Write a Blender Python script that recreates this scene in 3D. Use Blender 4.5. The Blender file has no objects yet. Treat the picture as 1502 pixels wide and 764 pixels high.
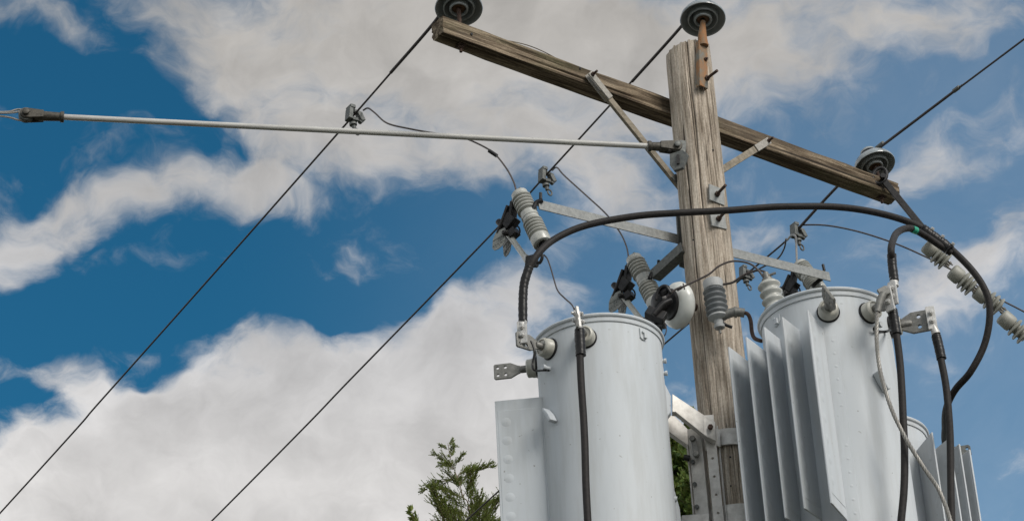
import bpy, bmesh, math, random
import numpy as np
from mathutils import Vector, Matrix, noise
random.seed(7)
rad = math.radians
S = bpy.context.scene
COL = S.collection

# ------------------------------------------------------------------ camera
FPX, CX, CY, PITCH, ROLL = 3600.0, 751.0, 382.0, rad(30), rad(3.2)
EYE = Vector((0, 0, 1.65))
F = Vector((0, math.cos(PITCH), math.sin(PITCH)))
R0 = Vector((1, 0, 0)); U0 = Vector((0, -math.sin(PITCH), math.cos(PITCH)))
RT = math.cos(ROLL) * R0 - math.sin(ROLL) * U0
UP = math.sin(ROLL) * R0 + math.cos(ROLL) * U0
cd = bpy.data.cameras.new('camera'); cam = bpy.data.objects.new('camera', cd); COL.objects.link(cam)
m = Matrix((RT, UP, -F)).transposed().to_4x4(); m.translation = EYE
cam.matrix_world = m
cd.sensor_width = 36; cd.lens = 36 * FPX / 1502; cd.clip_start = 0.1; cd.clip_end = 5000
S.camera = cam

# ------------------------------------------------------------------ sky, sun, exposure
SUN_AZ, SUN_EL = rad(139), rad(37)          # azimuth from +Y clockwise: right and behind the viewer
S.view_settings.view_transform = 'Standard'; S.view_settings.look = 'None'
S.view_settings.exposure = 0.0; S.view_settings.gamma = 1.0
S.view_settings.use_curve_mapping = False

def ray(px, py):
    return (F + RT * ((px - CX) / FPX) - UP * ((py - CY) / FPX))
def azel(px, py):
    d = ray(px, py).normalized()
    return math.atan2(d.x, d.y) * 0.866, math.asin(d.z)

W = bpy.data.worlds.new('World'); S.world = W; W.use_nodes = True
def build_world():
    nt = W.node_tree; nt.nodes.clear(); N = nt.nodes; L = nt.links
    def n(t, **k):
        x = N.new(t)
        for a, b in k.items(): setattr(x, a, b)
        return x
    def math_(op, a, b=None, c=None, clamp=False):
        x = n('ShaderNodeMath', operation=op, use_clamp=clamp)
        for i, v in enumerate((a, b, c)):
            if v is None: continue
            if isinstance(v, (int, float)): x.inputs[i].default_value = v
            else: L.new(v, x.inputs[i])
        return x.outputs[0]
    out = n('ShaderNodeOutputWorld'); bg = n('ShaderNodeBackground'); L.new(bg.outputs[0], out.inputs[0])
    bg.inputs[1].default_value = 0.1
    sky = n('ShaderNodeTexSky', sky_type='NISHITA'); sky.sun_disc = False
    sky.sun_elevation = SUN_EL; sky.sun_rotation = SUN_AZ
    sky.air_density = 1.0; sky.dust_density = 0.6; sky.ozone_density = 2.0
    tint = n('ShaderNodeMix', data_type='RGBA', blend_type='MULTIPLY'); tint.inputs[0].default_value = 1
    L.new(sky.outputs[0], tint.inputs[6])
    tc = n('ShaderNodeTexCoord'); sep = n('ShaderNodeSeparateXYZ'); L.new(tc.outputs['Generated'], sep.inputs[0])
    az = math_('MULTIPLY', math_('ARCTAN2', sep.outputs[0], sep.outputs[1]), 0.866)
    el = math_('ARCSINE', sep.outputs[2])
    tr = n('ShaderNodeMapRange', interpolation_type='SMOOTHSTEP'); L.new(az, tr.inputs[0]); tr.inputs[1].default_value = azel(250, 300)[0]; tr.inputs[2].default_value = azel(1500, 300)[0]
    tm = n('ShaderNodeMix', data_type='RGBA'); L.new(tr.outputs[0], tm.inputs[0]); tm.inputs[6].default_value = SKY_TINT; tm.inputs[7].default_value = (.70, 1.16, 1.20, 1); L.new(tm.outputs[2], tint.inputs[7])
    comb = n('ShaderNodeCombineXYZ'); L.new(az, comb.inputs[0]); L.new(el, comb.inputs[1])
    base = comb.outputs[0]
    def nz(scale, detail, rough, vec, dist=0.0):
        x = n('ShaderNodeTexNoise'); x.inputs['Scale'].default_value = scale; x.inputs['Detail'].default_value = detail
        x.inputs['Roughness'].default_value = rough; x.inputs['Distortion'].default_value = dist
        L.new(vec, x.inputs['Vector']); return x
    def warp(vec, scale, amp, detail=2, seed=0.0):
        ad = n('ShaderNodeVectorMath', operation='ADD'); L.new(vec, ad.inputs[0]); ad.inputs[1].default_value = (seed, seed * .7, seed)
        x = nz(scale, detail, .55, ad.outputs[0])
        s = n('ShaderNodeVectorMath', operation='SUBTRACT'); L.new(x.outputs['Color'], s.inputs[0]); s.inputs[1].default_value = (.5, .5, .5)
        a = n('ShaderNodeVectorMath', operation='MULTIPLY_ADD'); L.new(s.outputs[0], a.inputs[0]); a.inputs[1].default_value = (amp, amp, 0); L.new(vec, a.inputs[2])
        return a.outputs[0]
    wv = warp(base, 14, .045, 3, 3.0)
    wv = warp(wv, 55, .012, 2, 9.0)
    total = None
    for (px, py, rx, ry, rot, wt) in BLOBS:
        u, v = azel(px, py)
        mp = n('ShaderNodeMapping', vector_type='TEXTURE')
        mp.inputs['Location'].default_value = (u, v, 0); mp.inputs['Rotation'].default_value = (0, 0, rad(rot))
        mp.inputs['Scale'].default_value = (rx / FPX, ry / FPX, 1); L.new(wv, mp.inputs['Vector'])
        ln = n('ShaderNodeVectorMath', operation='LENGTH'); L.new(mp.outputs[0], ln.inputs[0])
        mr = n('ShaderNodeMapRange', interpolation_type='SMOOTHSTEP'); L.new(ln.outputs['Value'], mr.inputs[0])
        mr.inputs[1].default_value = 0.35; mr.inputs[2].default_value = 1.25; mr.inputs[3].default_value = wt; mr.inputs[4].default_value = 0
        total = mr.outputs[0] if total is None else math_('ADD', total, mr.outputs[0])
    # unseen clouds away from the mapped part of the sky, brightened for fill light
    far = n('ShaderNodeVectorMath', operation='LENGTH'); sub = n('ShaderNodeVectorMath', operation='SUBTRACT')
    L.new(base, sub.inputs[0]); u, v = azel(751, 382); sub.inputs[1].default_value = (u, v, 0); L.new(sub.outputs[0], far.inputs[0])
    fr = n('ShaderNodeMapRange'); L.new(far.outputs['Value'], fr.inputs[0]); fr.inputs[1].default_value = .24; fr.inputs[2].default_value = .4; fr.inputs[3].default_value = 0; fr.inputs[4].default_value = 1
    big = nz(3.0, 5, .55, tc.outputs['Generated'])
    bigr = n('ShaderNodeMapRange'); L.new(big.outputs[0], bigr.inputs[0]); bigr.inputs[1].default_value = .40; bigr.inputs[2].default_value = .58; bigr.inputs[4].default_value = 1.3
    total = math_('ADD', total, math_('MULTIPLY', fr.outputs[0], bigr.outputs[0]))
    # wisps
    st = n('ShaderNodeMapping'); st.inputs['Rotation'].default_value = (0, 0, rad(-35)); st.inputs['Scale'].default_value = (1, 1.5, 1); L.new(wv, st.inputs[0])
    f1 = nz(26, 10, .62, st.outputs[0], .08)
    f2 = nz(90, 6, .6, wv)
    k = math_('MULTIPLY_ADD', math_('SUBTRACT', f1.outputs[0], .5), 2.3, total)
    k = math_('MULTIPLY_ADD', math_('SUBTRACT', f2.outputs[0], .5), .35, k)
    cov = n('ShaderNodeMapRange', interpolation_type='SMOOTHSTEP'); L.new(k, cov.inputs[0]); cov.inputs[1].default_value = -.02
    # cloud colour: brighter where thick and low, greyer higher up
    up_ = n('ShaderNodeMapRange'); L.new(el, up_.inputs[0])
    e0 = azel(751, 700)[1]; e1 = azel(751, 60)[1]
    up_.inputs[1].default_value = e0; up_.inputs[2].default_value = e1
    L.new(math_('MULTIPLY_ADD', up_.outputs[0], .62, .82), cov.inputs[2])
    cr = n('ShaderNodeValToRGB'); L.new(up_.outputs[0], cr.inputs[0])
    cr.color_ramp.elements[0].color = (7.2, 7.05, 6.95, 1); cr.color_ramp.elements[1].color = (5.2, 5.0, 4.75, 1)
    e = cr.color_ramp.elements.new(.45); e.color = (5.4, 5.4, 5.5, 1)
    sh = nz(26, 8, .6, wv); shr = n('ShaderNodeMapRange'); L.new(sh.outputs[0], shr.inputs[0]); shr.inputs[1].default_value = .3; shr.inputs[2].default_value = .7; shr.inputs[3].default_value = .80; shr.inputs[4].default_value = 1.12
    rim = n('ShaderNodeMapRange', interpolation_type='SMOOTHSTEP'); L.new(k, rim.inputs[0]); rim.inputs[1].default_value = .5; rim.inputs[2].default_value = 1.7; rim.inputs[3].default_value = 1.10; rim.inputs[4].default_value = .93
    outer_fill = math_('MULTIPLY_ADD', fr.outputs[0], .8, 1.0)  # extra brightness on the unseen clouds, added as fill light
    shade = math_('MULTIPLY', math_('MULTIPLY', shr.outputs[0], rim.outputs[0]), outer_fill)
    cc = n('ShaderNodeVectorMath', operation='SCALE'); L.new(cr.outputs[0], cc.inputs[0]); L.new(shade, cc.inputs['Scale'])
    ve = n('ShaderNodeMapRange', interpolation_type='SMOOTHSTEP'); L.new(az, ve.inputs[0]); ve.inputs[1].default_value = azel(300, 300)[0]; ve.inputs[2].default_value = azel(1400, 300)[0]; ve.inputs[3].default_value = .0; ve.inputs[4].default_value = .13
    veil = math_('MULTIPLY', ve.outputs[0], math_('MULTIPLY_ADD', f1.outputs[0], .9, .5))
    cvv = math_('MAXIMUM', cov.outputs[0], math_('ADD', veil, math_('MULTIPLY', cov.outputs[0], .85)), clamp=True)
    mx = n('ShaderNodeMix', data_type='RGBA'); L.new(cvv, mx.inputs[0]); L.new(tint.outputs[2], mx.inputs[6]); L.new(cc.outputs[0], mx.inputs[7])
    L.new(mx.outputs[2], bg.inputs[0])
SKY_TINT = (.15, .66, .78, 1)
# cloud masses: image-derived directions, (x, y, rx, ry, rotation, weight)
BLOBS = [
    (580, 30, 400, 110, -6, 1.05), (330, 70, 150, 70, -25, .6), (430, 160, 170, 100, -20, .8), (300, 150, 110, 60, -30, .35), (800, 110, 380, 150, -8, 1.0), (1150, 10, 330, 110, 5, .95),
    (480, 240, 190, 80, 10, .55), (400, 300, 110, 40, -15, .35), (90, 20, 190, 60, 10, .42), (120, 70, 110, 40, -35, .3),
    (120, 325, 170, 48, 20, .85), (25, 395, 80, 42, 10, .6), (270, 280, 120, 50, 10, .5), (60, 240, 60, 22, 20, .25),
    (780, 240, 220, 75, -10, .6), (930, 300, 120, 60, -10, .45), (640, 250, 120, 50, 0, .35),
    (345, 560, 130, 90, 10, .9), (300, 680, 190, 110, 5, .95), (480, 610, 170, 110, 0, .9), (600, 560, 140, 95, 20, .85), (690, 470, 100, 70, 20, .75), (720, 640, 200, 150, 0, 1.1), (520, 740, 300, 100, 0, 1.0),
    (150, 640, 120, 80, 15, .75), (90, 555, 75, 38, -10, .55), (60, 720, 150, 80, 10, .85), (200, 590, 70, 40, 0, .4), (20, 640, 60, 40, 0, .3), (250, 790, 300, 90, 0, 1.0), (800, 440, 70, 55, -10, .45),
    (1160, 120, 150, 70, -25, .5), (1330, 60, 120, 50, -15, .4), (1420, 210, 120, 60, 25, .5), (1340, 270, 110, 45, 20, .45), (1240, 180, 60, 35, 0, .2), (1470, 390, 110, 60, 10, .6), (1430, 20, 160, 55, 15, .5), (1150, 340, 100, 45, 0, .4), (1390, 440, 90, 50, 20, .45),
    (520, 390, 45, 35, -40, .4), (1480, 560, 120, 120, 0, .08), (1030, 640, 60, 60, 0, .3),
    # clear gaps
    (150, 140, 140, 58, -10, -.65), (20, 100, 110, 60, 0, -.5), (80, 215, 130, 25, 8, -.25), (160, 460, 260, 55, 12, -.6), (520, 440, 200, 45, 12, -.5), (1250, 210, 120, 60, 20, -.3), (1440, 120, 90, 35, 20, -.4), (1190, 150, 50, 40, 0, -.35), (1080, 200, 70, 50, 0, -.2), (700, 340, 110, 55, 10, -.4), (1450, 620, 120, 160, 0, -.3),
    (225, 545, 45, 22, 20, -.3), (20, 580, 50, 35, 0, -.3), (330, 210, 50, 22, -20, -.1),
]
build_world()
sd = bpy.data.lights.new('sun', 'SUN'); so = bpy.data.objects.new('sun', sd); COL.objects.link(so)
sd.energy = 3.0; sd.angle = rad(26); sd.color = (1, .95, .88)
sdir = Vector((math.sin(SUN_AZ) * math.cos(SUN_EL), math.cos(SUN_AZ) * math.cos(SUN_EL), math.sin(SUN_EL)))
so.rotation_euler = sdir.to_track_quat('Z', 'Y').to_euler()

# ------------------------------------------------------------------ placing
def P(px, py, Y):
    """the point seen at (px, py) that stands at the distance Y"""
    d = ray(px, py); return EYE + d * (Y / d.y)
def PL(px, py, p0, h):
    """the point seen at (px, py) in the vertical plane through p0 along the ground direction h"""
    nrm = Vector((-h.y, h.x, 0)); d = ray(px, py); return EYE + d * ((p0 - EYE).dot(nrm) / d.dot(nrm))
ARM = Vector((math.sin(rad(52.8)), math.cos(rad(52.8)), 0))      # along the crossarm, right and away
WIRE = Vector((-ARM.y, ARM.x, 0))                                # along the lines, left and away
Z = Vector((0, 0, 1))
PX = P(1042, 400, 12.0).x; POLE = Vector((PX, 12.0, 0))

# ------------------------------------------------------------------ materials
def mat(name):
    M = bpy.data.materials.new(name); M.use_nodes = True
    nt = M.node_tree; b = nt.nodes['Principled BSDF']; return M, nt, b
def add_noise(nt, scale, detail=4, rough=.6, stretch=(1, 1, 1), coord='Object', dist=0):
    tc = nt.nodes.new('ShaderNodeTexCoord'); mp = nt.nodes.new('ShaderNodeMapping'); mp.inputs['Scale'].default_value = stretch
    nt.links.new(tc.outputs[coord], mp.inputs[0]); x = nt.nodes.new('ShaderNodeTexNoise'); nt.links.new(mp.outputs[0], x.inputs['Vector'])
    x.inputs['Scale'].default_value = scale; x.inputs['Detail'].default_value = detail; x.inputs['Roughness'].default_value = rough; x.inputs['Distortion'].default_value = dist
    return x
def ramp(nt, src, stops):
    r = nt.nodes.new('ShaderNodeValToRGB'); nt.links.new(src, r.inputs[0]); e = r.color_ramp.elements
    while len(e) < len(stops): e.new(.5)
    for i, (p, c) in enumerate(stops): e[i].position = p; e[i].color = (*c, 1)
    return r.outputs[0]
def mixc(nt, fac, a, b, mode='MIX'):
    x = nt.nodes.new('ShaderNodeMix'); x.data_type = 'RGBA'; x.blend_type = mode
    if isinstance(fac, float): x.inputs[0].default_value = fac
    else: nt.links.new(fac, x.inputs[0])
    for i, v in ((6, a), (7, b)):
        if isinstance(v, tuple): x.inputs[i].default_value = (*v, 1)
        else: nt.links.new(v, x.inputs[i])
    return x.outputs[2]
def bump(nt, b, src, strength=.3, dist=.01):
    x = nt.nodes.new('ShaderNodeBump'); x.inputs['Strength'].default_value = strength; x.inputs['Distance'].default_value = dist
    nt.links.new(src, x.inputs['Height']); nt.links.new(x.outputs[0], b.inputs['Normal'])
def simple(name, c1, c2, rough=.5, metal=0, scale=25, bs=.1, stretch=(1, 1, 1), bd=.003, lo=.35, hi=.65, coat=0):
    M, nt, b = mat(name); x = add_noise(nt, scale, 6, .62, stretch)
    nt.links.new(ramp(nt, x.outputs[0], [(lo, c1), (hi, c2)]), b.inputs['Base Color'])
    b.inputs['Roughness'].default_value = rough; b.inputs['Metallic'].default_value = metal; b.inputs['Specular IOR Level'].default_value = .22 if max(c2) < .035 else .5; b.inputs['Coat Weight'].default_value = coat
    if bs: bump(nt, b, x.outputs[0], bs, bd)
    return M
def wood(name, axis, cols, crack, moss=None):
    M, nt, b = mat(name)
    s = [1, 1, 1]; s[axis] = .05
    g1 = add_noise(nt, 42, 10, .7, tuple(s), dist=.3)
    s2 = [1, 1, 1]; s2[axis] = .02
    g2 = add_noise(nt, 190, 6, .65, tuple(s2))
    s3 = [1, 1, 1]; s3[axis] = .25
    big = add_noise(nt, 3.2, 4, .6, tuple(s3))
    c = ramp(nt, g1.outputs[0], [(.33, cols[0]), (.47, cols[1]), (.6, cols[2]), (.75, cols[3])])
    c = mixc(nt, .45, c, ramp(nt, g2.outputs[0], [(.38, (.18, .16, .14)), (.56, (1, 1, 1))]), 'MULTIPLY')
    c = mixc(nt, .7, c, ramp(nt, big.outputs[0], [(.3, (.6, .58, .54)), (.65, (1.05, 1.02, .97))]), 'MULTIPLY')
    s4 = [1, 1, 1]; s4[axis] = .012
    ck = add_noise(nt, 22, 3, .5, tuple(s4))
    k = ramp(nt, ck.outputs[0], [(.315, (1, 1, 1)), (.345, (0, 0, 0))])
    c = mixc(nt, k, c, crack)
    s5 = [1, 1, 1]; s5[axis] = .03
    ck2 = add_noise(nt, 70, 4, .6, tuple(s5), dist=.1)
    c = mixc(nt, ramp(nt, ck2.outputs[0], [(.335, (.85, .85, .85)), (.37, (0, 0, 0))]), c, crack)
    s6 = [1, 1, 1]; s6[axis] = .6
    sp = add_noise(nt, 120, 3, .6, tuple(s6)); c = mixc(nt, .5, c, ramp(nt, sp.outputs[0], [(.35, (.62, .6, .57)), (.6, (1.12, 1.1, 1.08))]), 'MULTIPLY')
    st_ = add_noise(nt, 5.5, 7, .7, tuple(s3), dist=.6)
    c = mixc(nt, ramp(nt, st_.outputs[0], [(.54, (0, 0, 0)), (.68, (.55, .55, .55))]), c, (.10, .085, .065), 'MIX')
    if moss:
        mo = add_noise(nt, 7, 6, .65, tuple(s3)); geo = nt.nodes.new('ShaderNodeNewGeometry')
        c = mixc(nt, ramp(nt, mo.outputs[0], [(.56, (0, 0, 0)), (.72, (.6, .6, .6))]), c, moss)
    nt.links.new(c, b.inputs['Base Color']); b.inputs['Roughness'].default_value = .92; b.inputs['Specular IOR Level'].default_value = .15
    ad = nt.nodes.new('ShaderNodeMath'); ad.operation = 'ADD'; nt.links.new(g1.outputs[0], ad.inputs[0]); nt.links.new(g2.outputs[0], ad.inputs[1])
    bump(nt, b, ad.outputs[0], .55, .006)
    return M
def paint_mat():
    M, nt, b = mat('tank_paint')
    n1 = add_noise(nt, 2.2, 5, .6, (1, 1, .35)); n2 = add_noise(nt, 160, 3, .5); n3 = add_noise(nt, 11, 5, .7, (1, 1, .12))
    c = ramp(nt, n1.outputs[0], [(.3, (.445, .475, .50)), (.7, (.495, .52, .54))])
    c = mixc(nt, .34, c, ramp(nt, n3.outputs[0], [(.38, (.74, .71, .66)), (.56, (1, 1, 1))]), 'MULTIPLY')
    n4 = add_noise(nt, 38, 2, .4, (1, 1, 1)); c = mixc(nt, ramp(nt, n4.outputs[0], [(.745, (0, 0, 0)), (.775, (.6, .6, .6))]), c, (.16, .15, .13))
    nt.links.new(c, b.inputs['Base Color']); b.inputs['Roughness'].default_value = .62; b.inputs['Specular IOR Level'].default_value = .3
    bump(nt, b, n2.outputs[0], .06, .0012)
    return M
MT = dict(
    pole=wood('weathered_pole_wood', 2, [(.19, .155, .12), (.46, .405, .345), (.62, .56, .49), (.72, .675, .61)], (.045, .035, .028)),
    arm=wood('weathered_arm_wood', 0, [(.035, .027, .019), (.13, .10, .072), (.31, .255, .19), (.48, .41, .325)], (.022, .017, .013), (.075, .08, .04)),
    strap=simple('dull_strap', (.22, .205, .18), (.33, .31, .28), .7, .1, 60, .2),
    brace_wood=simple('brace_wood', (.13, .11, .08), (.26, .225, .175), .9, 0, 30, .4, (.05, 1, 1), .004),
    paint=paint_mat(),
    galv=simple('galvanised_steel', (.17, .175, .17), (.25, .255, .245), .55, .35, 45, .15),
    galv_dark=simple('dull_dark_steel', (.075, .08, .078), (.14, .145, .135), .6, .4, 60, .2),
    alu=simple('pale_bare_metal', (.42, .40, .37), (.60, .58, .545), .5, .25, 20, .1),
    bright=simple('tinned_connector', (.38, .375, .36), (.52, .51, .49), .5, .3, 60, .08),
    spade=simple('grey_terminal', (.13, .13, .12), (.21, .205, .19), .55, .4, 50, .2),
    black=simple('black_fitting', (.008, .008, .009), (.025, .024, .024), .4, 0, 30, .15),
    rubber=simple('cable_jacket', (.012, .011, .011), (.024, .021, .020), .62, 0, 60, .12),
    tape=simple('black_tape', (.006, .006, .006), (.016, .015, .015), .36, 0, 60, .3),
    green=simple('green_tape', (.01, .22, .13), (.02, .30, .19), .4, 0, 40, .05),
    wire=simple('line_wire', (.035, .030, .030), (.08, .068, .066), .55, .3, 200, .3),
    strand=simple('bare_strand', (.19, .18, .165), (.30, .29, .265), .5, .4, 120, .3),
    brown_wire=simple('brown_tap_wire', (.04, .032, .03), (.085, .07, .065), .5, .1, 120, .2),
    porc_grey=simple('grey_porcelain', (.20, .225, .235), (.28, .305, .315), .22, 0, 8, 0, coat=.2),
    porc_light=simple('light_grey_porcelain', (.31, .315, .29), (.40, .40, .37), .35, 0, 12, .03, coat=.2),
    porc_chain=simple('dusty_porcelain', (.20, .20, .17), (.29, .285, .25), .5, 0, 12, .02),
    porc_tan=simple('buff_porcelain', (.34, .335, .295), (.44, .43, .38), .38, 0, 12, .02, coat=.05),
    porc_white=simple('white_porcelain', (.50, .515, .49), (.61, .615, .58), .34, 0, 9, .02, coat=.1),
    polymer=simple('grey_polymer', (.11, .12, .125), (.16, .17, .175), .5, 0, 20, .08),
    polymer_light=simple('pale_polymer', (.26, .27, .27), (.33, .335, .33), .6, 0, 20, .08),
    rust=simple('rusted_steel', (.06, .028, .014), (.13, .075, .04), .85, .1, 18, .5, bd=.004),
    rust_dark=simple('dark_rusted_bolt', (.035, .02, .016), (.08, .045, .03), .8, .2, 60, .4),
    channel=None,
    rod=simple('fibreglass_rod', (.34, .335, .32), (.44, .435, .41), .38, 0, 30, .05, (.1, 1, 1)),
    cast=simple('cast_clevis', (.035, .032, .025), (.075, .068, .054), .6, .3, 70, .3),
    guard=simple('translucent_guard', (.10, .11, .105), (.17, .18, .17), .35, 0, 20, .1),
    bark=simple('bark', (.10, .065, .045), (.19, .13, .09), .9, 0, 30, .6, (1, 1, .2)),
)
def channel_mat():
    M, nt, b = mat('rusting_channel'); x = add_noise(nt, 13, 6, .65, (1, 1, .5))
    nt.links.new(ramp(nt, x.outputs[0], [(.38, (.15, .155, .14)), (.46, (.19, .13, .08)), (.56, (.26, .12, .045))]), b.inputs['Base Color'])
    b.inputs['Roughness'].default_value = .8; bump(nt, b, x.outputs[0], .4, .003); return M
MT['channel'] = channel_mat()
def leaf_mat(name, a, b_):
    M, nt, b = mat(name); oi = nt.nodes.new('ShaderNodeNewGeometry')
    nt.links.new(ramp(nt, oi.outputs['Random Per Island'], [(0, a), (.8, b_), (1, (.13, .11, .035))]), b.inputs['Base Color'])
    b.inputs['Roughness'].default_value = .7
    tr = nt.nodes.new('ShaderNodeBsdfTranslucent'); tr.inputs[0].default_value = (.20, .25, .06, 1)
    mx = nt.nodes.new('ShaderNodeMixShader'); mx.inputs[0].default_value = .4
    o = nt.nodes['Material Output']; nt.links.new(b.outputs[0], mx.inputs[1]); nt.links.new(tr.outputs[0], mx.inputs[2]); nt.links.new(mx.outputs[0], o.inputs[0])
    return M
MT['leaf'] = leaf_mat('juniper_scales', (.07, .10, .015), (.165, .20, .035))
MT['leaf2'] = leaf_mat('broad_leaves', (.05, .10, .02), (.12, .19, .04))

# ------------------------------------------------------------------ mesh tools
def frame(origin, zdir, xhint=Vector((1, 0, 0))):
    z = Vector(zdir).normalized(); x = Vector(xhint) - z * Vector(xhint).dot(z)
    if x.length < 1e-4: x = Vector((0, 1, 0)) - z * z.y
    x.normalize(); y = z.cross(x); M = Matrix((x, y, z)).transposed().to_4x4(); M.translation = origin; return M
def smooth_path(pts, per=8, closed=False):
    pts = [Vector(p) for p in pts]; out = []
    n = len(pts)
    for i in range(n - 1):
        p0 = pts[max(i - 1, 0)]; p1 = pts[i]; p2 = pts[i + 1]; p3 = pts[min(i + 2, n - 1)]
        for k in range(per):
            t = k / per
            out.append(.5 * ((2 * p1) + (p2 - p0) * t + (2 * p0 - 5 * p1 + 4 * p2 - p3) * t * t + (3 * p1 - p0 - 3 * p2 + p3) * t ** 3))
    out.append(pts[-1]); return out
class MB:
    def __init__(s): s.bm = bmesh.new()
    def tube(s, pts, r, seg=10, caps=True, radii=None):
        pts = [Vector(p) for p in pts]; n = len(pts); rings = []
        t = (pts[1] - pts[0]).normalized(); nrm = t.orthogonal().normalized()
        for i, p in enumerate(pts):
            a = pts[max(i - 1, 0)]; b = pts[min(i + 1, n - 1)]; t2 = (b - a)
            if t2.length < 1e-9: t2 = t
            t2.normalize(); q = t.rotation_difference(t2); nrm = (q @ nrm); nrm = (nrm - t2 * nrm.dot(t2)).normalized(); t = t2
            bn = t.cross(nrm); rr = radii[i] if radii else r
            rings.append([s.bm.verts.new(p + (nrm * math.cos(2 * math.pi * k / seg) + bn * math.sin(2 * math.pi * k / seg)) * rr) for k in range(seg)])
        for a, b in zip(rings, rings[1:]):
            for k in range(seg): s.bm.faces.new((a[k], a[(k + 1) % seg], b[(k + 1) % seg], b[k]))
        if caps: s.bm.faces.new(rings[0][::-1]); s.bm.faces.new(rings[-1])
        return s
    def cyl(s, a, b, r, r2=None, seg=16):
        return s.tube([a, b], r, seg, True, [r, r if r2 is None else r2])
    def lathe(s, prof, M=Matrix(), seg=40, cap=True):
        rings = []
        for (r, z) in prof:
            if r < 1e-5: rings.append([s.bm.verts.new(M @ Vector((0, 0, z)))])
            else: rings.append([s.bm.verts.new(M @ Vector((r * math.cos(2 * math.pi * k / seg), r * math.sin(2 * math.pi * k / seg), z))) for k in range(seg)])
        for a, b in zip(rings, rings[1:]):
            for k in range(seg):
                k2 = (k + 1) % seg
                if len(a) == 1 and len(b) == 1: continue
                if len(a) == 1: s.bm.faces.new((a[0], b[k2], b[k]))
                elif len(b) == 1: s.bm.faces.new((a[k], a[k2], b[0]))
                else: s.bm.faces.new((a[k], a[k2], b[k2], b[k]))
        if cap:
            if len(rings[0]) > 1: s.bm.faces.new(rings[0][::-1])
            if len(rings[-1]) > 1: s.bm.faces.new(rings[-1])
        return s
    def box(s, M, sx, sy, sz):
        v = [s.bm.verts.new(M @ Vector((x * sx / 2, y * sy / 2, z * sz / 2))) for x in (-1, 1) for y in (-1, 1) for z in (-1, 1)]
        for f in ((0, 1, 3, 2), (4, 6, 7, 5), (0, 4, 5, 1), (2, 3, 7, 6), (0, 2, 6, 4), (1, 5, 7, 3)): s.bm.faces.new([v[i] for i in f])
        return s
    def beam(s, a, b, w, t, xhint):
        """a bar from a to b, width w along xhint, thickness t across"""
        a = Vector(a); b = Vector(b); M = frame((a + b) / 2, b - a, xhint); return s.box(M, w, t, (b - a).length)
    def prism(s, poly, t, M=Matrix()):
        lo = [s.bm.verts.new(M @ Vector((x, y, -t / 2))) for x, y in poly]; hi = [s.bm.verts.new(M @ Vector((x, y, t / 2))) for x, y in poly]
        s.bm.faces.new(lo[::-1]); s.bm.faces.new(hi); n = len(poly)
        for i in range(n): s.bm.faces.new((lo[i], lo[(i + 1) % n], hi[(i + 1) % n], hi[i]))
        return s
    def plate(s, poly, holes, t, M=Matrix(), bev=.0):
        """flat plate in local xy with round holes (x, y, r) cut through"""
        cu = bpy.data.curves.new('tmp', 'CURVE'); cu.dimensions = '2D'; cu.fill_mode = 'BOTH'; cu.extrude = t / 2; cu.bevel_depth = bev
        loops = [poly] + [[(hx + hr * math.cos(k * math.pi / 8), hy + hr * math.sin(k * math.pi / 8)) for k in range(16)] for hx, hy, hr in holes]
        for lp in loops:
            sp = cu.splines.new('POLY'); sp.points.add(len(lp) - 1); sp.use_cyclic_u = True
            for p, (x, y) in zip(sp.points, lp): p.co = (x, y, 0, 1)
        o = bpy.data.objects.new('tmp', cu); COL.objects.link(o); me = bpy.data.meshes.new_from_object(o)
        me.transform(M); s.bm.from_mesh(me); bpy.data.objects.remove(o); bpy.data.curves.remove(cu); bpy.data.meshes.remove(me)
        return s
    def nut(s, c, d, r=.012, h=.012):
        M = frame(c, d); s.lathe([(r, 0), (r, h * .85), (r * .85, h)], M, 6); return s
    def bolt(s, c, d, r=.006, l=.04, nut=.012):
        c = Vector(c); d = Vector(d).normalized(); s.cyl(c, c + d * l, r, seg=10); s.nut(c, d, nut, nut); return s
def setp(o, label=None, cat=None, group=None, kind=None):
    for k, v in (('label', label), ('category', cat), ('group', group), ('kind', kind)):
        if v: o[k] = v
    return o
def wloc(p):
    M = Matrix()
    while p is not None: M = p.matrix_basis @ M; p = p.parent
    return M
def obj(name, mb, material, parent=None, bevel=0, smooth=40, local=False, origin=None):
    """links one mesh; world-space vertices unless local, moved into the parent's space"""
    bm = mb.bm; bmesh.ops.recalc_face_normals(bm, faces=bm.faces)
    me = bpy.data.meshes.new(name); bm.to_mesh(me); bm.free()
    o = bpy.data.objects.new(name, me); COL.objects.link(o); me.materials.append(MT[material] if isinstance(material, str) else material)
    if not local:
        if parent is not None: me.transform(wloc(parent).inverted())
        else:
            if origin is None: origin = me.vertices[0].co.copy()
            me.transform(Matrix.Translation(-Vector(origin))); o.location = origin
    elif parent is None and origin is not None: o.location = origin
    if parent is not None: o.parent = parent
    if smooth:
        for p in me.polygons: p.use_smooth = True
        me.set_sharp_from_angle(angle=rad(smooth))
    if bevel:
        b = o.modifiers.new('bevel', 'BEVEL'); b.width = bevel; b.segments = 2; b.limit_method = 'ANGLE'; b.angle_limit = rad(40)
    return o
def thing(name, label, cat, M, group=None):
    o = bpy.data.objects.new(name, None); COL.objects.link(o); o.empty_display_size = .1
    o.matrix_world = M if isinstance(M, Matrix) else Matrix.Translation(M)
    o.matrix_basis = o.matrix_world.copy()
    return setp(o, label, cat, group)

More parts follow.
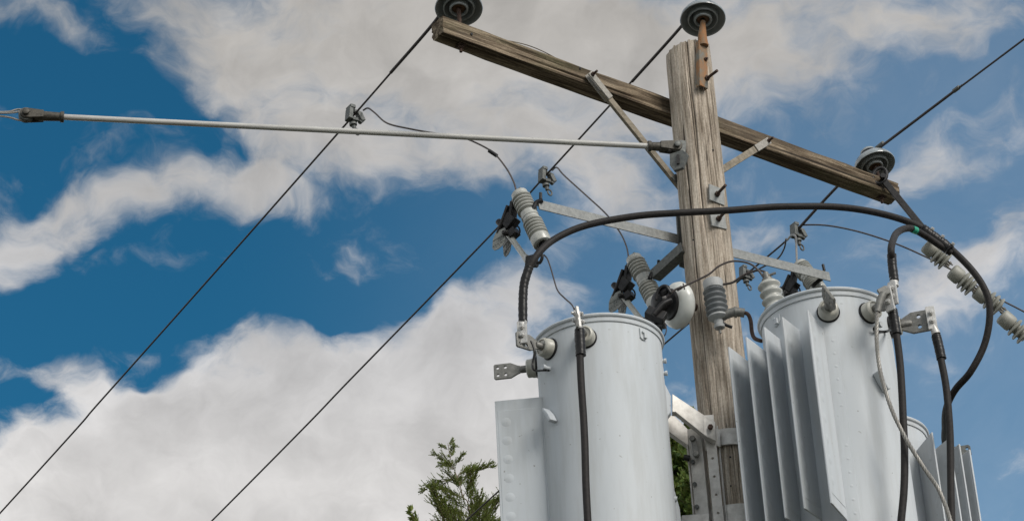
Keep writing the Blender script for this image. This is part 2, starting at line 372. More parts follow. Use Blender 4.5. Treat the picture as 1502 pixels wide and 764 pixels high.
# ------------------------------------------------------------------ ground
def ground_mat():
    M, nt, b = mat('meadow_grass'); a = add_noise(nt, .6, 6, .6); c = add_noise(nt, 30, 5, .7)
    col = mixc(nt, .6, ramp(nt, a.outputs[0], [(.35, (.06, .062, .045)), (.65, (.125, .12, .09))]), ramp(nt, c.outputs[0], [(.3, (.45, .45, .4)), (.7, (1.2, 1.2, 1.1))]), 'MULTIPLY')
    nt.links.new(col, b.inputs['Base Color']); b.inputs['Roughness'].default_value = .95; bump(nt, b, c.outputs[0], .8, .05); return M
g = MB(); N_ = 60
gv = [[g.bm.verts.new(((i - N_ / 2) ** 3 * .06, (j - N_ / 2) ** 3 * .06, (noise.noise(Vector((i * .3, j * .3, 0))) * .12 if 1 else 0))) for j in range(N_ + 1)] for i in range(N_ + 1)]
for i in range(N_):
    for j in range(N_): g.bm.faces.new((gv[i][j], gv[i + 1][j], gv[i + 1][j + 1], gv[i][j + 1]))
setp(obj('ground', g, ground_mat(), origin=(0, 0, 0)), kind='structure')

# ------------------------------------------------------------------ utility pole
TOP = P(1008, 62, 12.0 - .1); ZTOP = TOP.z
def depth(p): return (p - EYE).dot(F)
za = P(1009, 85, 12).z; zb = P(1053, 500, 12).z
ra = 33.0 * depth(Vector((PX, 12, za))) / FPX; rb = 38.0 * depth(Vector((PX, 12, zb))) / FPX
def pole_r(z): return rb + (ra - rb) * (z - zb) / (za - zb) if z > zb - 1.2 else rb + (ra - rb) * (-1.2) / (za - zb) + (zb - 1.2 - z) * .006
def build_pole():
    seg = 420; zs = list(np.linspace(-.3, 6.5, 30)) + list(np.linspace(6.52, ZTOP, 300))
    rng = random.Random(3); cracks = []
    for i in range(75):
        th = rng.uniform(0, 2 * math.pi); z0 = rng.uniform(6.4, ZTOP + .3); ln = rng.choice([.2, .4, .8, 1.3]) * rng.uniform(.6, 1.3)
        cracks.append((th, z0 - ln, z0, rng.uniform(.004, .015), rng.uniform(.012, .034), rng.uniform(0, 99)))
    th = np.linspace(0, 2 * math.pi, seg, endpoint=False); mb = MB(); rings = []
    for z in zs:
        r0 = pole_r(z); rr = np.full(seg, r0)
        for k in range(seg):
            a = th[k]; v = Vector((math.cos(a) * 1.3, math.sin(a) * 1.3, z * .7)); rr[k] += noise.noise(v) * .005 + noise.noise(Vector((math.cos(a) * 9, math.sin(a) * 9, z * .9))) * .0022
        if z > 6.4:
            for (tc, a, b, dp, wd, sd_) in cracks:
                if a < z < b:
                    f = math.sin(math.pi * (z - a) / (b - a)) ** .5
                    if z > ZTOP - .12 and b > ZTOP: f = 1
                    c = tc + noise.noise(Vector((sd_, z * 2.2, 0))) * .12
                    dd = np.abs((th - c + math.pi) % (2 * math.pi) - math.pi)
                    rr -= dp * f * np.exp(-(dd / wd) ** 2)
        rings.append((z, rr))
    vr = []
    for i, (z, rr) in enumerate(rings):
        t = max(0, (z - (ZTOP - .1)) / .1)
        row = []
        for k in range(seg):
            a = th[k]; x = math.cos(a); y = math.sin(a)
            dz = t * (x * .028 + y * .01 + noise.noise(Vector((x * 5, y * 5, 2))) * .012 + (.006 if (k // 6) % 4 == 0 else 0))
            row.append(mb.bm.verts.new((PX + rr[k] * x * (1 - .02 * t), 12 + rr[k] * y * (1 - .02 * t), z + dz)))
        vr.append(row)
    for a, b in zip(vr, vr[1:]):
        for k in range(seg): mb.bm.faces.new((a[k], a[(k + 1) % seg], b[(k + 1) % seg], b[k]))
    c = mb.bm.verts.new((PX, 12, ZTOP + .004))
    for k in range(seg): mb.bm.faces.new((vr[-1][k], vr[-1][(k + 1) % seg], c))
    o = obj('utility_pole', mb, 'pole', smooth=60, origin=(PX, 12, 0))
    setp(o, 'weathered grey wooden utility pole with long vertical cracks', 'utility pole')
    return o
pole = build_pole()
def on_pole(px, py, out=0.0):
    """where the ray through (px, py) meets the near face of the pole"""
    d = ray(px, py); lo, best = 0, None
    for i in range(4000):
        t = 9 + i * .002; p = EYE + d * (t / d.y * 1.0)
        p = EYE + d * ((11.5 + i * .0002) / d.y)
        if math.hypot(p.x - PX, p.y - 12) <= pole_r(p.z) + out: return p
    # beside the pole: closest approach
    return EYE + d * (12.0 / d.y)
# knots and drilled holes
mb = MB()
for (px, py, r) in ((1017, 352, .007), (1046, 220, .006), (1071, 670, .007), (1072, 712, .005)):
    p = on_pole(px, py); n_ = Vector((p.x - PX, p.y - 12, 0)).normalized(); mb = MB(); mb.lathe([(0, .002), (r * .8, .002), (r, 0), (r, -.01)], frame(p, n_), 12)
    obj('bolt_hole', mb, 'black', pole)

# ------------------------------------------------------------------ crossarm
arm_c = POLE + WIRE * (pole_r(zb + 1) + .062)          # centre line, behind the pole
pL = PL(649, 36, arm_c - WIRE * .05, ARM); pR = PL(1318, 279, arm_c - WIRE * .05, ARM)
zarm = (pL.z + pR.z) / 2

def arm_pt(px):
    """parameter of the arm's front face along ARM seen at column px"""
    return None
A0 = Vector((pL.x, pL.y, pL.z)) + WIRE * .05; A1 = Vector((pR.x, pR.y, pR.z)) + WIRE * .05
AH, AW = .113, .112
adir = (A1 - A0).normalized(); alen = (A1 - A0).length; AM = frame(A0, adir, -WIRE)
# local frame of the arm mesh: x along the arm, y towards WIRE, z up
AMX = Matrix((adir, WIRE, adir.cross(WIRE))).transposed().to_4x4(); AMX.translation = A0
def build_arm():
    mb = MB(); n = 420; sect = []
    k = 9
    for i in range(k): sect.append((-.5 + i / k, -.5))
    for i in range(k): sect.append((.5, -.5 + i / k))
    for i in range(k): sect.append((.5 - i / k, .5))
    for i in range(k): sect.append((-.5, .5 - i / k))
    rows = []
    for i in range(n + 1):
        x = alen * i / n; row = []
        for (y, z) in sect:
            ex = 1.0
            if abs(y) > .44 and abs(z) > .44: ex = .965
            g_ = noise.noise(Vector((x * 1.1, y * 9, z * 9 + 5))) * .006 + noise.noise(Vector((x * 2.5, y * 26, z * 26))) * .004
            gr = noise.noise(Vector((x * .9 + 7, y * 17, z * 17)))
            if gr > .28: g_ -= (gr - .28) * .035
            wear = 0
            if z > .3: wear = -.01 * max(0, noise.noise(Vector((x * 3.3, 9, 1))))
            sy = AW * y * ex; sz = AH * z * ex + (wear if z > .3 else 0)
            l = math.hypot(y, z); sy += g_ * y / l; sz += g_ * z / l
            xx = x + ((noise.noise(Vector((y * 6, z * 6, i))) * .008) if i in (0, n) else 0)
            row.append(mb.bm.verts.new(AMX @ Vector((xx, sy, sz))))
        rows.append(row)
    for a, b in zip(rows, rows[1:]):
        for q in range(len(a)): mb.bm.faces.new((a[q], a[(q + 1) % len(a)], b[(q + 1) % len(a)], b[q]))
    mb.bm.faces.new(rows[0]); mb.bm.faces.new(rows[-1])
    bm = mb.bm; bmesh.ops.recalc_face_normals(bm, faces=bm.faces)
    me = bpy.data.meshes.new('crossarm'); bm.to_mesh(me); bm.free(); me.transform(AMX.inverted())
    o = bpy.data.objects.new('crossarm', me); COL.objects.link(o); o.matrix_basis = AMX; me.materials.append(MT['arm'])
    for p in me.polygons: p.use_smooth = True
    me.set_sharp_from_angle(angle=rad(38))
    return setp(o, 'long weathered wooden crossarm bolted behind the pole top, dark and splintered', 'crossarm')
arm = build_arm()
def arm_front(px, py, out=0.0):
    p = PL(px, py, A0 - WIRE * (AW / 2 + out), ARM); return p
def arm_axis(px, py, dz):
    """a point on the arm's axis line raised dz, at the column of (px, py)"""
    best = None
    for i in range(2001):
        q = A0 + adir * (alen * i / 2000) + Z * dz
        v = q - EYE; x = CX + FPX * v.dot(RT) / v.dot(F)
        if best is None or abs(x - px) < best[0]: best = (abs(x - px), q)
    return best[1]
mb = MB()                                                  # lifted splinters along the top edge
for (xa, xb, h, y) in ((.45, .80, .02, -.046), (.12, .5, .006, -.03), (.95, 1.25, .007, -.04), (2.3, 2.7, .008, -.035)):
    n = 10; mb = MB(); mb.tube([AMX @ Vector((xa + (xb - xa) * i / n, y, AH / 2 + h * math.sin(math.pi * i / n) - .002)) for i in range(n + 1)], .0028, 5)
    obj('splinter', mb, 'arm', arm)
mb = MB()
for px, py in ((692, 50), (851, 100)):
    p = arm_front(px, py, .0); mb = MB(); mb.lathe([(0, .001), (.008, .001), (.009, -.006)], frame(p, -WIRE), 12)
    obj('bolt_hole', mb, 'black', arm)

# ------------------------------------------------------------------ braces
def brace(label, p_arm, p_pole, w, swap):
    r = thing('crossarm_brace', label, 'brace', p_arm, 'wooden braces under the crossarm')
    d = (p_pole - p_arm).normalized(); mid = p_arm + d * .17
    xh = WIRE.cross(d)
    obj('wooden_bar', MB().beam(p_arm + d * .1, p_pole, w, .022, xh), 'brace_wood', r, .003)
    mb = MB(); off = WIRE * -.016
    mb.beam(p_arm - d * .02 + off, mid + off, w * 1.05, .008, xh); mb.beam(p_arm - d * .02 - off * .9, mid - off * .9, w * 1.05, .006, xh)
    obj('end_strap', mb, 'strap', r, .002)
    obj('bolt', MB().bolt(p_arm + off * 1.2, -WIRE, .007, .045, .013), 'rust_dark', r)
    mb = MB(); e = p_pole - d * .1; mb.beam(e + off, p_pole + d * .01 + off, w * 1.1, .006, xh); obj('foot_strap', mb, 'galv_dark', r, .002)
    return r
pa = arm_front(866, 112, .03); pb = PL(1001, 279, POLE + WIRE * .10, ARM)
brace('left crossarm brace, a wooden bar sloping down to the pole behind the grey rod end', pa, pb, .042, 0)
pa = arm_front(1124, 209, .03); pb = PL(1045, 258, POLE - WIRE * .0, ARM)
brace('right crossarm brace, a short bar with pale metal end under the arm', pa, pb, .042, 1)

# ------------------------------------------------------------------ pin insulators
def pin_insulator(label, c, axis, tie=True):
    M = frame(c, axis, ARM) @ Matrix.Scale(1.06, 4); r = thing('pin_insulator', label, 'insulator', M, 'grey pin insulators carrying the lines')
    prof = [(0, .135), (.038, .134), (.047, .125), (.047, .112), (.036, .103), (.036, .088), (.052, .078), (.082, .066), (.108, .046), (.123, .02), (.128, .004),
            (.126, -.003), (.120, -.002), (.113, .012), (.098, .030), (.088, .034), (.086, .008), (.084, -.004), (.078, -.006), (.073, .010), (.066, .036), (.055, .042),
            (.053, .012), (.051, -.008), (.047, -.013), (.041, -.013), (.037, -.006), (.034, .03), (.0, .04)]
    obj('bell', MB().lathe([(a, b) for a, b in prof], Matrix(), 64, False), 'porc_grey', r, local=True, smooth=50)
    obj('thread_cup', MB().lathe([(.0345, .02), (.034, .0), (.026, -.004), (.012, .0)], Matrix(), 24, False), 'rust', r, local=True)
    if tie:
        obj('tie_wire', MB().lathe([(.036, .083), (.048, .086), (.056, .096), (.052, .108), (.037, .112)], Matrix(), 24, False), 'black', r, local=True)
    return r
I1 = arm_axis(671, 60, 0); I3 = arm_axis(1293, 285, 0)
def ins_from_px(px, py, base):
    """insulator centre: on the ray, in the vertical plane of the arm"""
    return PL(px, py, base, ARM)
c1 = ins_from_px(673, 13, A0); c3 = ins_from_px(1283, 244, A0)
c2 = PL(1031, 29, POLE - WIRE * (pole_r(ZTOP) + .035), ARM)
ax1 = (Z + Vector((.02, .24, 0))).normalized(); ax2 = (Z + Vector((.02, .26, 0))).normalized(); ax3 = (Z + Vector((-.20, .22, 0))).normalized()
i1 = pin_insulator('grey bell insulator standing on the near left end of the crossarm', c1, ax1)
i2 = pin_insulator('grey bell insulator on the rusty bracket above the pole top', c2, ax2)
i3 = pin_insulator('grey bell insulator at the far right end of the crossarm, above the black shackle', c3, ax3)
for c, ax, a, r in ((c1, ax1, arm_axis(675, 60, 0), i1), (c3, ax3, arm_axis(1291, 290, 0), i3)):
    mb = MB(); top = c + ax * .03; bot = Vector((a.x, a.y, a.z - AH / 2)); mb.tube([top, c - ax * .03, a + Z * .08, bot, bot - Z * .045], .011, 12, radii=[.016, .013, .012, .010, .009])
    mb.lathe([(.026, 0), (.026, .008), (.012, .011)], frame(a + Z * (AH / 2), Z), 20); obj('pin', mb, 'rust_dark', r)
    mb = MB(); mb.box(frame(bot - Z * .003, Z, ARM), .048, .048, .006); mb.nut(bot - Z * .006, -Z, .017, .016); obj('washer_nut', mb, 'rust_dark', r)
# rusted ridge bracket on the pole
def ridge_bracket():
    top = c2 - ax2 * .015; b = on_pole(1032, 128, .03)
    base = Vector((c2.x, c2.y, b.z))
    xy = POLE - WIRE * (pole_r(ZTOP) + .03)
    bot = PL(1032, 128, xy, ARM); up1 = PL(1031, 62, xy, ARM)
    r = thing('ridge_pin_bracket', 'rusty channel bracket bolted to the pole top under the middle insulator', 'bracket', bot)
    mb = MB(); xh = ARM
    mb.beam(bot, up1, .062, .008, xh)
    for s in (-1, 1): mb.beam(bot + ARM * s * .029 + WIRE * .014, up1 + ARM * s * .029 + WIRE * .014, .006, .03, xh)
    mb.tube([up1 - Z * .03, up1 + Z * .05, top], .02, 14, radii=[.031, .026, .014])
    obj('channel', mb, 'channel', r, .002)
    b1 = PL(1036, 116, xy, ARM); mb = MB(); mb.bolt(b1, -WIRE + Z * .0, .009, .10, .017); obj('through_bolt', mb, 'rust_dark', r)
    b2 = PL(1034, 88, xy, ARM); mb = MB(); mb.bolt(b2 - WIRE * .003, -WIRE, .006, .02, .012); obj('bolt', mb, 'rust_dark', r)
ridge_bracket()

# pole washer plates with through bolts
for (px, py, tx, label) in ((1052, 286, 0, 'square washer plate with long bolt on the pole, above the thick black cable'), (1054, 322, 1, 'square washer plate with long bolt on the pole, just below the thick black cable')):
    p = POLE - WIRE * (pole_r(9) + .004); p = PL(px - 1, py, p, ARM)
    r = thing('washer_plate', label, 'washer plate', frame(p, -WIRE + Vector((-.12, -.25, 0)), ARM), 'washer plates on the pole')
    mb = MB(); mb.plate([(-.052, -.052), (.052, -.052), (.052, .052), (-.052, .052)], [], .008, Matrix.Rotation(rad(3 if tx else -4), 4, 'Z') @ Matrix.Rotation(rad(10), 4, 'Y'), .001)
    obj('plate', mb, 'galv', r, local=True)
    obj('through_bolt', MB().bolt((0, 0, .005), (0, 0, 1), .009, .105, .017), 'rust_dark', r, local=True)

# ------------------------------------------------------------------ line wires
def wire(name, label, cat, pts, r, material, group=None, per=8, seg=8, armor=None):
    path = smooth_path(pts, per) if per > 1 else pts
    o = obj(name, MB().tube(path, r, seg), material, smooth=60); setp(o, label, cat, group)
    return o
def line(label, ipos, pxs, near_px, arm_px=None, sagdir=WIRE):
    pts = [PL(x, y, ipos, sagdir) for x, y in pxs]; top = ipos + Z * .0
    npts = [PL(x, y, ipos, sagdir) for x, y in near_px]
    allp = npts[::-1] + [top] + pts
    d = (npts[-1] - top); allp = [npts[-1] + d.normalized() * 6] + allp
    d2 = (pts[-1] - pts[-2]).normalized(); allp += [pts[-1] + d2 * 10 + Z * .1, pts[-1] + d2 * 30 + Z * 1.2]
    o = wire('line_wire', label, 'wire', allp, .0062, 'wire', 'overhead line wires on the insulators', 10)
    if arm_px:
        q = [PL(x, y, ipos, sagdir) for x, y in arm_px]; obj('armour_rods', MB().tube(smooth_path([top] + q, 6), .0095, 10), 'wire', o)
    return o
t1 = c1 + ax1 * .10 - ARM * .045; t2 = c2 + ax2 * .10 - ARM * .045; t3 = c3 + ax3 * .10 + ARM * .0
L1 = line('overhead line wire on the left insulator, running down to the lower left corner', t1, [(638, 32), (575, 105), (505, 185), (330, 383), (150, 585), (0, 752)], [(760, -110), (860, -230)], [(638, 32), (573, 107)])
L2 = line('overhead line wire on the middle insulator over the pole top, crossing behind the crossarm', t2, [(997, 42), (930, 116), (800, 258), (728, 336), (520, 550), (312, 762)], [(1090, -40), (1200, -130)], [(997, 42), (927, 120)])
L3 = line('overhead line wire on the right insulator, rising to the right picture edge', t3, [(1222, 280), (1165, 342), (1095, 402), (976, 503), (850, 610), (687, 760)], [(1405, 130), (1502, 58)], [(1222, 280), (1160, 348)])
obj('armour_rods', MB().tube([t3, PL(1405, 130, t3, WIRE)], .009, 10), 'wire', L3)
for a_, b_, r_ in (((1399, 134), (1407, 128), .014), ((1286, 218), (1296, 210), .016)):
    obj('rod_end_clip', MB().tube([PL(*a_, t3, WIRE), PL(*b_, t3, WIRE)], r_, 10), 'galv_dark', L3)

# ------------------------------------------------------------------ hot line clamps
def clamp(label, p, s=1.0, flip=1):
    wdir = WIRE
    M = frame(p, Z + Vector((-.1, 0, 0)), ARM); M = M @ Matrix.Scale(s, 4)
    r = thing('hot_line_clamp', label, 'clamp', M, 'small metal clamps on the line wires')
    mb = MB(); mb.box(Matrix.Translation((-.028, 0, .0)) @ Matrix.Rotation(rad(12), 4, 'Y'), .024, .045, .072); mb.box(Matrix.Translation((-.012, 0, .045)), .03, .05, .02); mb.box(Matrix.Translation((-.004, 0, -.03)), .035, .04, .02)
    obj('jaw', mb, 'galv_dark', r, .003, local=True)
    mb = MB(); mb.cyl((.0, 0, .03), (.05, 0, .02), .014, seg=8); mb.box(Matrix.Translation((.04, 0, .0)) @ Matrix.Rotation(rad(-20), 4, 'Y'), .028, .032, .05); mb.cyl((.03, .0, -.035), (.055, 0, -.005), .012, seg=8)
    obj('keeper', mb, 'galv_dark', r, .003, local=True)
    mb = MB(); mb.cyl((-.012, 0, -.03), (-.008, 0, -.085), .011, seg=10); mb.cyl((-.012, 0, -.05), (-.012, 0, -.062), .02, seg=10)
    c = Vector((.006, 0, -.098)); mb.tube([c + Vector((math.cos(a) * .014, 0, math.sin(a) * .018)) for a in np.linspace(0, 2 * math.pi, 17)], .0045, 8, False)
    obj('eye_screw', mb, 'galv_dark', r, local=True)
    return r
K1 = PL(519, 170, t1, WIRE); K2 = PL(801, 260, t2, WIRE); K3 = PL(1170, 341, t3, WIRE); K4 = PL(1094, 402, t3, WIRE)
clamp('hot line clamp on the far left wire, just above the long grey rod', K1, 1.15)
clamp('hot line clamp on the middle wire, left of the pole above the steel bracket', K2, 1.15)
clamp('hot line clamp on the right wire, above the steel bracket end over the right tank', K3, 1.15)
clamp('hot line clamp between the pole and the ribbed bushing on the right tank lid', K4, 1.05)

# ------------------------------------------------------------------ guy strain rod on the left
gd = Vector((math.sin(rad(80)), math.cos(rad(80)), 0))
g0 = on_pole(1000, 212) ; gp = POLE + Vector((-pole_r(9.2), -.03, 0)) 
gp = gp + Vector((0, -.16, 0)); G1 = PL(950, 214.5, gp, gd); G0 = PL(94, 172, gp, gd)
r = thing('guy_strain_rod', 'long pale grey fibreglass guy rod running left from the pole', 'guy rod', G1)
obj('rod', MB().tube([G0, G1], .0165, 20), 'rod', r)
def clevis(parent, a, b, pinp):
    """tapered socket from a (rod side) to b, then two ears with a pin"""
    d = (b - a).normalized(); side = d.cross(Z).normalized(); upv = side.cross(d)
    mb = MB(); L_ = (b - a).length
    mb.tube([a, a + d * .02, a + d * .022, a + d * L_ * .8, b], .02, 18, radii=[.031, .031, .024, .028, .022])
    for s in (-1, 1):
        M = Matrix((d, upv, side)).transposed().to_4x4(); M.translation = b + side * s * .024
        pl = [(-.05, -.022), (.02, -.03)] + [(.045 + .032 * math.cos(t), .032 * math.sin(t)) for t in np.linspace(-1.3, 1.3, 9)] + [(.02, .03), (-.05, .022)]
        mb.prism(pl, .012, M)
    o = obj('clevis', mb, 'cast', parent, .003)
    mb = MB(); c = b + d * .045; mb.cyl(c - side * .045, c + side * .045, .013, seg=16); mb.nut(c + side * .036, side, .02, .012); mb.nut(c - side * .036, -side, .02, .012)
    obj('pin', mb, 'cast' if pinp else 'galv_dark', o)
    return c
d01 = (G1 - G0).normalized()
cl = clevis(r, G0, G0 - d01 * .16, True)
mb = MB(); sd_ = d01.cross(Z).normalized()
mb.lathe([(.02, -.02), (.038, -.02), (.042, -.014), (.034, 0), (.042, .014), (.038, .02), (.02, .02)], frame(cl, sd_), 24); obj('thimble', mb, 'galv_dark', r)
mb = MB(); e = cl - d01 * .5
mb.tube(smooth_path([cl + Z * .036, cl + Z * .034 - d01 * .05, cl - d01 * .14 + Z * .012, e + Z * .004]), .0055, 8)
mb.tube(smooth_path([cl - Z * .036, cl - Z * .034 - d01 * .04, cl - d01 * .14 - Z * .014, e - Z * .006]), .0055, 8)
mb.tube(smooth_path([cl + Z * .03 + sd_ * .012, cl - d01 * .12 + Z * .0 + sd_ * .01, e + sd_ * .008]), .0055, 8)
mb.tube([e - d01 * (.0) , e - d01 * 3], .007, 8)
obj('guy_strand', mb, 'strand', r)
cr_ = clevis(r, G1, G1 + d01 * .12, False)
r = thing('guy_attachment', 'dark cast guy plate on the left side of the pole at the rod end', 'bracket', gp)
mb = MB(); pc = PL(1000, 214, gp, gd)
M = Matrix((d01, Z, -d01.cross(Z))).transposed().to_4x4(); M.translation = cr_
mb.prism([(-.025, -.02), (.015, -.028), (.05, -.05), (.062, .045), (.03, .05), (-.01, .03)], .018, M)
obj('eye_plate', mb, 'galv_dark', r, .004)
p = PL(996, 236, gp + Vector((0, -.06, 0)), ARM)
M = frame(p, Vector((-.35, -.93, 0)), Vector((.93, -.35, 0)))
mb = MB(); mb.plate([(-.045, .05), (.03, .055), (.055, .02), (.02, -.055), (-.03, -.06), (-.05, -.02)], [(0, .0, .010)], .02, M, .003)
obj('pole_plate', mb, 'galv_dark', r)
mb = MB(); mb.beam(p + Vector((-.008, -.015, -.03)), p + Vector((-.004, -.015, .03)), .016, .012, Vector((1, 0, 0))); obj('lug', mb, 'black', r)

# ------------------------------------------------------------------ cutout bracket (steel bar either side of the pole)
BO = POLE + WIRE * (pole_r(8.9) + .03)
B0 = PL(790, 300, BO, ARM); B1 = PL(1217, 406, BO, ARM)
r = thing('cutout_bracket', 'galvanised steel bar across the back of the pole holding the fuse cutouts', 'bracket', B0)
bdir = (B1 - B0).normalized()
mb = MB(); mb.beam(B0, B1, .060, .007, Z.cross(WIRE).cross(WIRE) if 0 else bdir.cross(WIRE)); mb.beam(B0 + WIRE * .028 + Z * .027, B1 + WIRE * .028 + Z * .027, .05, .007, WIRE)
obj('angle_bar', mb, 'galv', r, .001)
mid = PL(996, 358, POLE + WIRE * (pole_r(8.7) + .01) - ARM * .0, ARM)
C2end = PL(956, 402, BO - ARM * .14, WIRE)
q0 = PL(1000, 362, BO - ARM * .14, WIRE)
mb = MB(); mb.beam(q0, C2end, .06, .008, (C2end - q0).cross(ARM)); mb.beam(q0 + ARM * .03 - Z * .028, C2end + ARM * .03 - Z * .028, .055, .008, ARM)
obj('middle_arm', mb, 'galv_dark', r, .001)
mb = MB(); mb.beam(PL(996, 318, BO - ARM * .1, ARM), PL(1001, 392, BO - ARM * .1, ARM), .04, .012, ARM); obj('back_plate', mb, 'galv_dark', r, .001)
for pts_ in ([(793, 283, .0), (793, 292, .0)], [(1207, 388, -.02), (1209, 397, -.02)], [(966, 382, -.0), (966, 391, .0)]):
    obj('carriage_bolt', MB().tube([P(x, y, B0.y + (0 if x < 800 else (B1.y - B0.y if x > 1100 else C2end.y - B0.y)) + d_) for x, y, d_ in pts_], .009, 10), 'black', r)
for pts_ in ([(796, 294), (787, 297), (783, 304), (779, 312)], [(1206, 408), (1198, 414), (1192, 420)], [(962, 398), (956, 402), (953, 409)]):
    x = pts_[0][0]; Yb = (B0.y if x < 800 else (B1.y + .02 if x > 1100 else C2end.y))
    obj('support_rod', MB().tube(smooth_path([P(*q, Yb) for q in pts_], 5), .013, 10), 'black', r)

# ------------------------------------------------------------------ fuse cutouts
def cutout(label, top, bot, q, s=1.0):
    """porcelain body from top to bottom, fuse tube on the q side"""
    axis = (top - bot); L_ = axis.length; M = frame(bot, axis, q)
    r = thing('fuse_cutout', label, 'fuse cutout', M, 'porcelain fuse cutouts on the steel bracket')
    R_ = .055 * s; c = .036 * s
    prof = [(.0, .006), (R_ * .62, .006), (R_ * .66, 0), (R_ * .93, 0), (R_ * .98, .006), (R_ * .98, L_ * .13)]
    def ribs(z0, z1, n):
        o = []
        for i in range(n):
            a = z0 + (z1 - z0) * i / n; b = z0 + (z1 - z0) * (i + 1) / n; h = b - a
            o += [(c, a + h * .02), (c, a + h * .16), (R_ * .92, a + h * .34), (R_ * 1.02, a + h * .5), (R_ * 1.02, a + h * .7), (R_ * .94, a + h * .84), (c, a + h * .96)]
        return o
    prof += ribs(L_ * .15, L_ * .43, 5) + [(R_ * .86, L_ * .45), (R_ * .86, L_ * .60)] + ribs(L_ * .61, L_ * .91, 5) + [(R_ * .85, L_ * .92), (R_ * .85, L_ * .985), (R_ * .7, L_), (0, L_)]
    obj('porcelain_body', MB().lathe(prof, Matrix(), 40, False), 'porc_light', r, local=True, smooth=50)
    obj('body_band', MB().lathe([(R_ * .9, L_ * .50), (R_ * .9, L_ * .545)], Matrix(), 30, False).cyl((0, -R_ * 1.4, L_ * .52), (0, 0, L_ * .52), .012), 'porc_light', r, local=True)
    # upper contact with hood and horns
    x0 = .165 * s
    mb = MB(); mb.box(Matrix.Translation((R_ * 1.0, 0, L_ * .95)) @ Matrix.Rotation(rad(35), 4, 'Y'), .07, .026, .014)
    mb.beam((R_ * .9, 0, L_ * .93), (x0 - .035, 0, L_ * .62), .055, .022, Vector((0, 1, 0)))
    mb.box(Matrix.Translation((x0 - .045, 0, L_ * .70)) @ Matrix.Rotation(rad(18), 4, 'Y'), .075, .06, .075)
    mb.beam((x0 - .085, 0, L_ * .90), (x0 + .045, 0, L_ * .62), .075, .014, Vector((0, 1, 0)))
    mb.cyl((x0 + .02, 0, L_ * .86), (x0 + .0, 0, L_ * .66), .019 * s, seg=14); mb.cyl((x0 - .02, -.05, L_ * .53), (x0 + .0, .05, L_ * .53), .013 * s)
    mb.box(Matrix.Translation((x0 - .035, 0, L_ * .50)), .05, .05, .05)
    obj('upper_contact', mb, 'black', r, .004, local=True)
    for sy in (-1, 1):
        mb = MB(); M2 = Matrix.Translation((x0 + .025, sy * .03, L_ * .49)) @ Matrix.Scale(.88, 4) @ Matrix.Rotation(rad(90), 4, 'X') @ Matrix.Rotation(rad(sy * 16), 4, 'Y')
        mb.prism([(-.045, .07), (.02, .075), (.06, .03), (.085, -.03), (.078, -.052), (.05, -.058), (.02, -.05), (-.01, -.02), (-.035, .03)], .004, M2)
        for k in range(4): mb.beam(M2 @ Vector((-.03 + k * .028, .055 - k * .022, 0)), M2 @ Vector((.012 + k * .022, -.03 - k * .004, 0)), .009, .004, Vector((0, 1, 0)))
        mb.beam(M2 @ Vector((-.03, .02, 0)), M2 @ Vector((.062, .02, 0)), .009, .004, Vector((0, 1, 0))); mb.beam(M2 @ Vector((-.01, -.02, 0)), M2 @ Vector((.078, -.02, 0)), .009, .004, Vector((0, 1, 0)))
        obj('arc_guard', mb, 'guard', r, local=True)
    obj('contact_loop', MB().tube([Vector((x0 - .06, 0, L_ * .50)) + Vector((math.cos(a) * .018, .0, math.sin(a) * .032)) for a in np.linspace(0, 2 * math.pi, 15)], .005, 8, False), 'black', r, local=True)
    mb = MB(); mb.cyl((x0 * 1.0, 0, L_ * .60), (x0 * .72, 0, -.04), .0165 * s, seg=18); obj('fuse_tube', mb, 'porc_light', r, local=True)
    # lower hinge
    mb = MB(); mb.box(Matrix.Translation((R_ * .35, 0, -.018)) @ Matrix.Rotation(rad(25), 4, 'Y'), .09, .03, .022)
    mb.box(Matrix.Translation((x0 * .62, 0, -.045)) @ Matrix.Rotation(rad(-30), 4, 'Y'), .05, .05, .055); mb.cyl((x0 * .62, -.04, -.055), (x0 * .62, .04, -.055), .014)
    mb.cyl((0, 0, .02), (0, 0, -.03), .02, seg=12)
    mb.tube(smooth_path([(.03, .0, -.03), (.035, 0, -.07), (.06, 0, -.09), (.075, 0, -.075)]), .009, 8)
    obj('lower_hinge', mb, 'black', r, .003, local=True)
    obj('hinge_collar', MB().cyl((x0 * .76, 0, .01), (x0 * .73, 0, -.035), .02 * s, seg=16), 'bright', r, local=True)
    obj('terminal', MB().box(Matrix.Translation((-R_ * .2, 0, L_ + .008)), .03, .03, .022).bolt((R_ * .6, 0, L_ + .01), (0, 0, 1), .006, .02, .011), 'galv_dark', r, .002, local=True)
    return r
Q = Vector((-.80, .60, 0))
def cut_pts(pt, pb, Y, lean=20):
    b = P(pb[0], pb[1], Y); ax = (Z * math.cos(rad(lean)) + Q * math.sin(rad(lean)))
    # length so that the top projects near pt
    best = None
    for i in range(200):
        L_ = .15 + i * .002; v = b + ax * L_ - EYE; x = CX + FPX * v.dot(RT) / v.dot(F); y = CY - FPX * v.dot(UP) / v.dot(F)
        e = math.hypot(x - pt[0], y - pt[1])
        if best is None or e < best[0]: best = (e, L_)
    return b + ax * best[1], b
YB0 = B0.y
ta, ba = cut_pts((763, 283), (796, 358), YB0 - .02)
cutout('fuse cutout farthest left, at the tip of the steel bar beside the thick cable', ta, ba, Q)
tb, bb = cut_pts((934, 376), (965, 450), C2end.y + .02)
cutout('fuse cutout directly left of the pole beside the white porcelain dome', tb, bb, Q)
tc_, bc_ = cut_pts((1172, 388), (1202, 428), B1.y + .10, 26)
cutout('fuse cutout at the right, half hidden behind the steel bar and the right tank lid', tc_, bc_, Q)

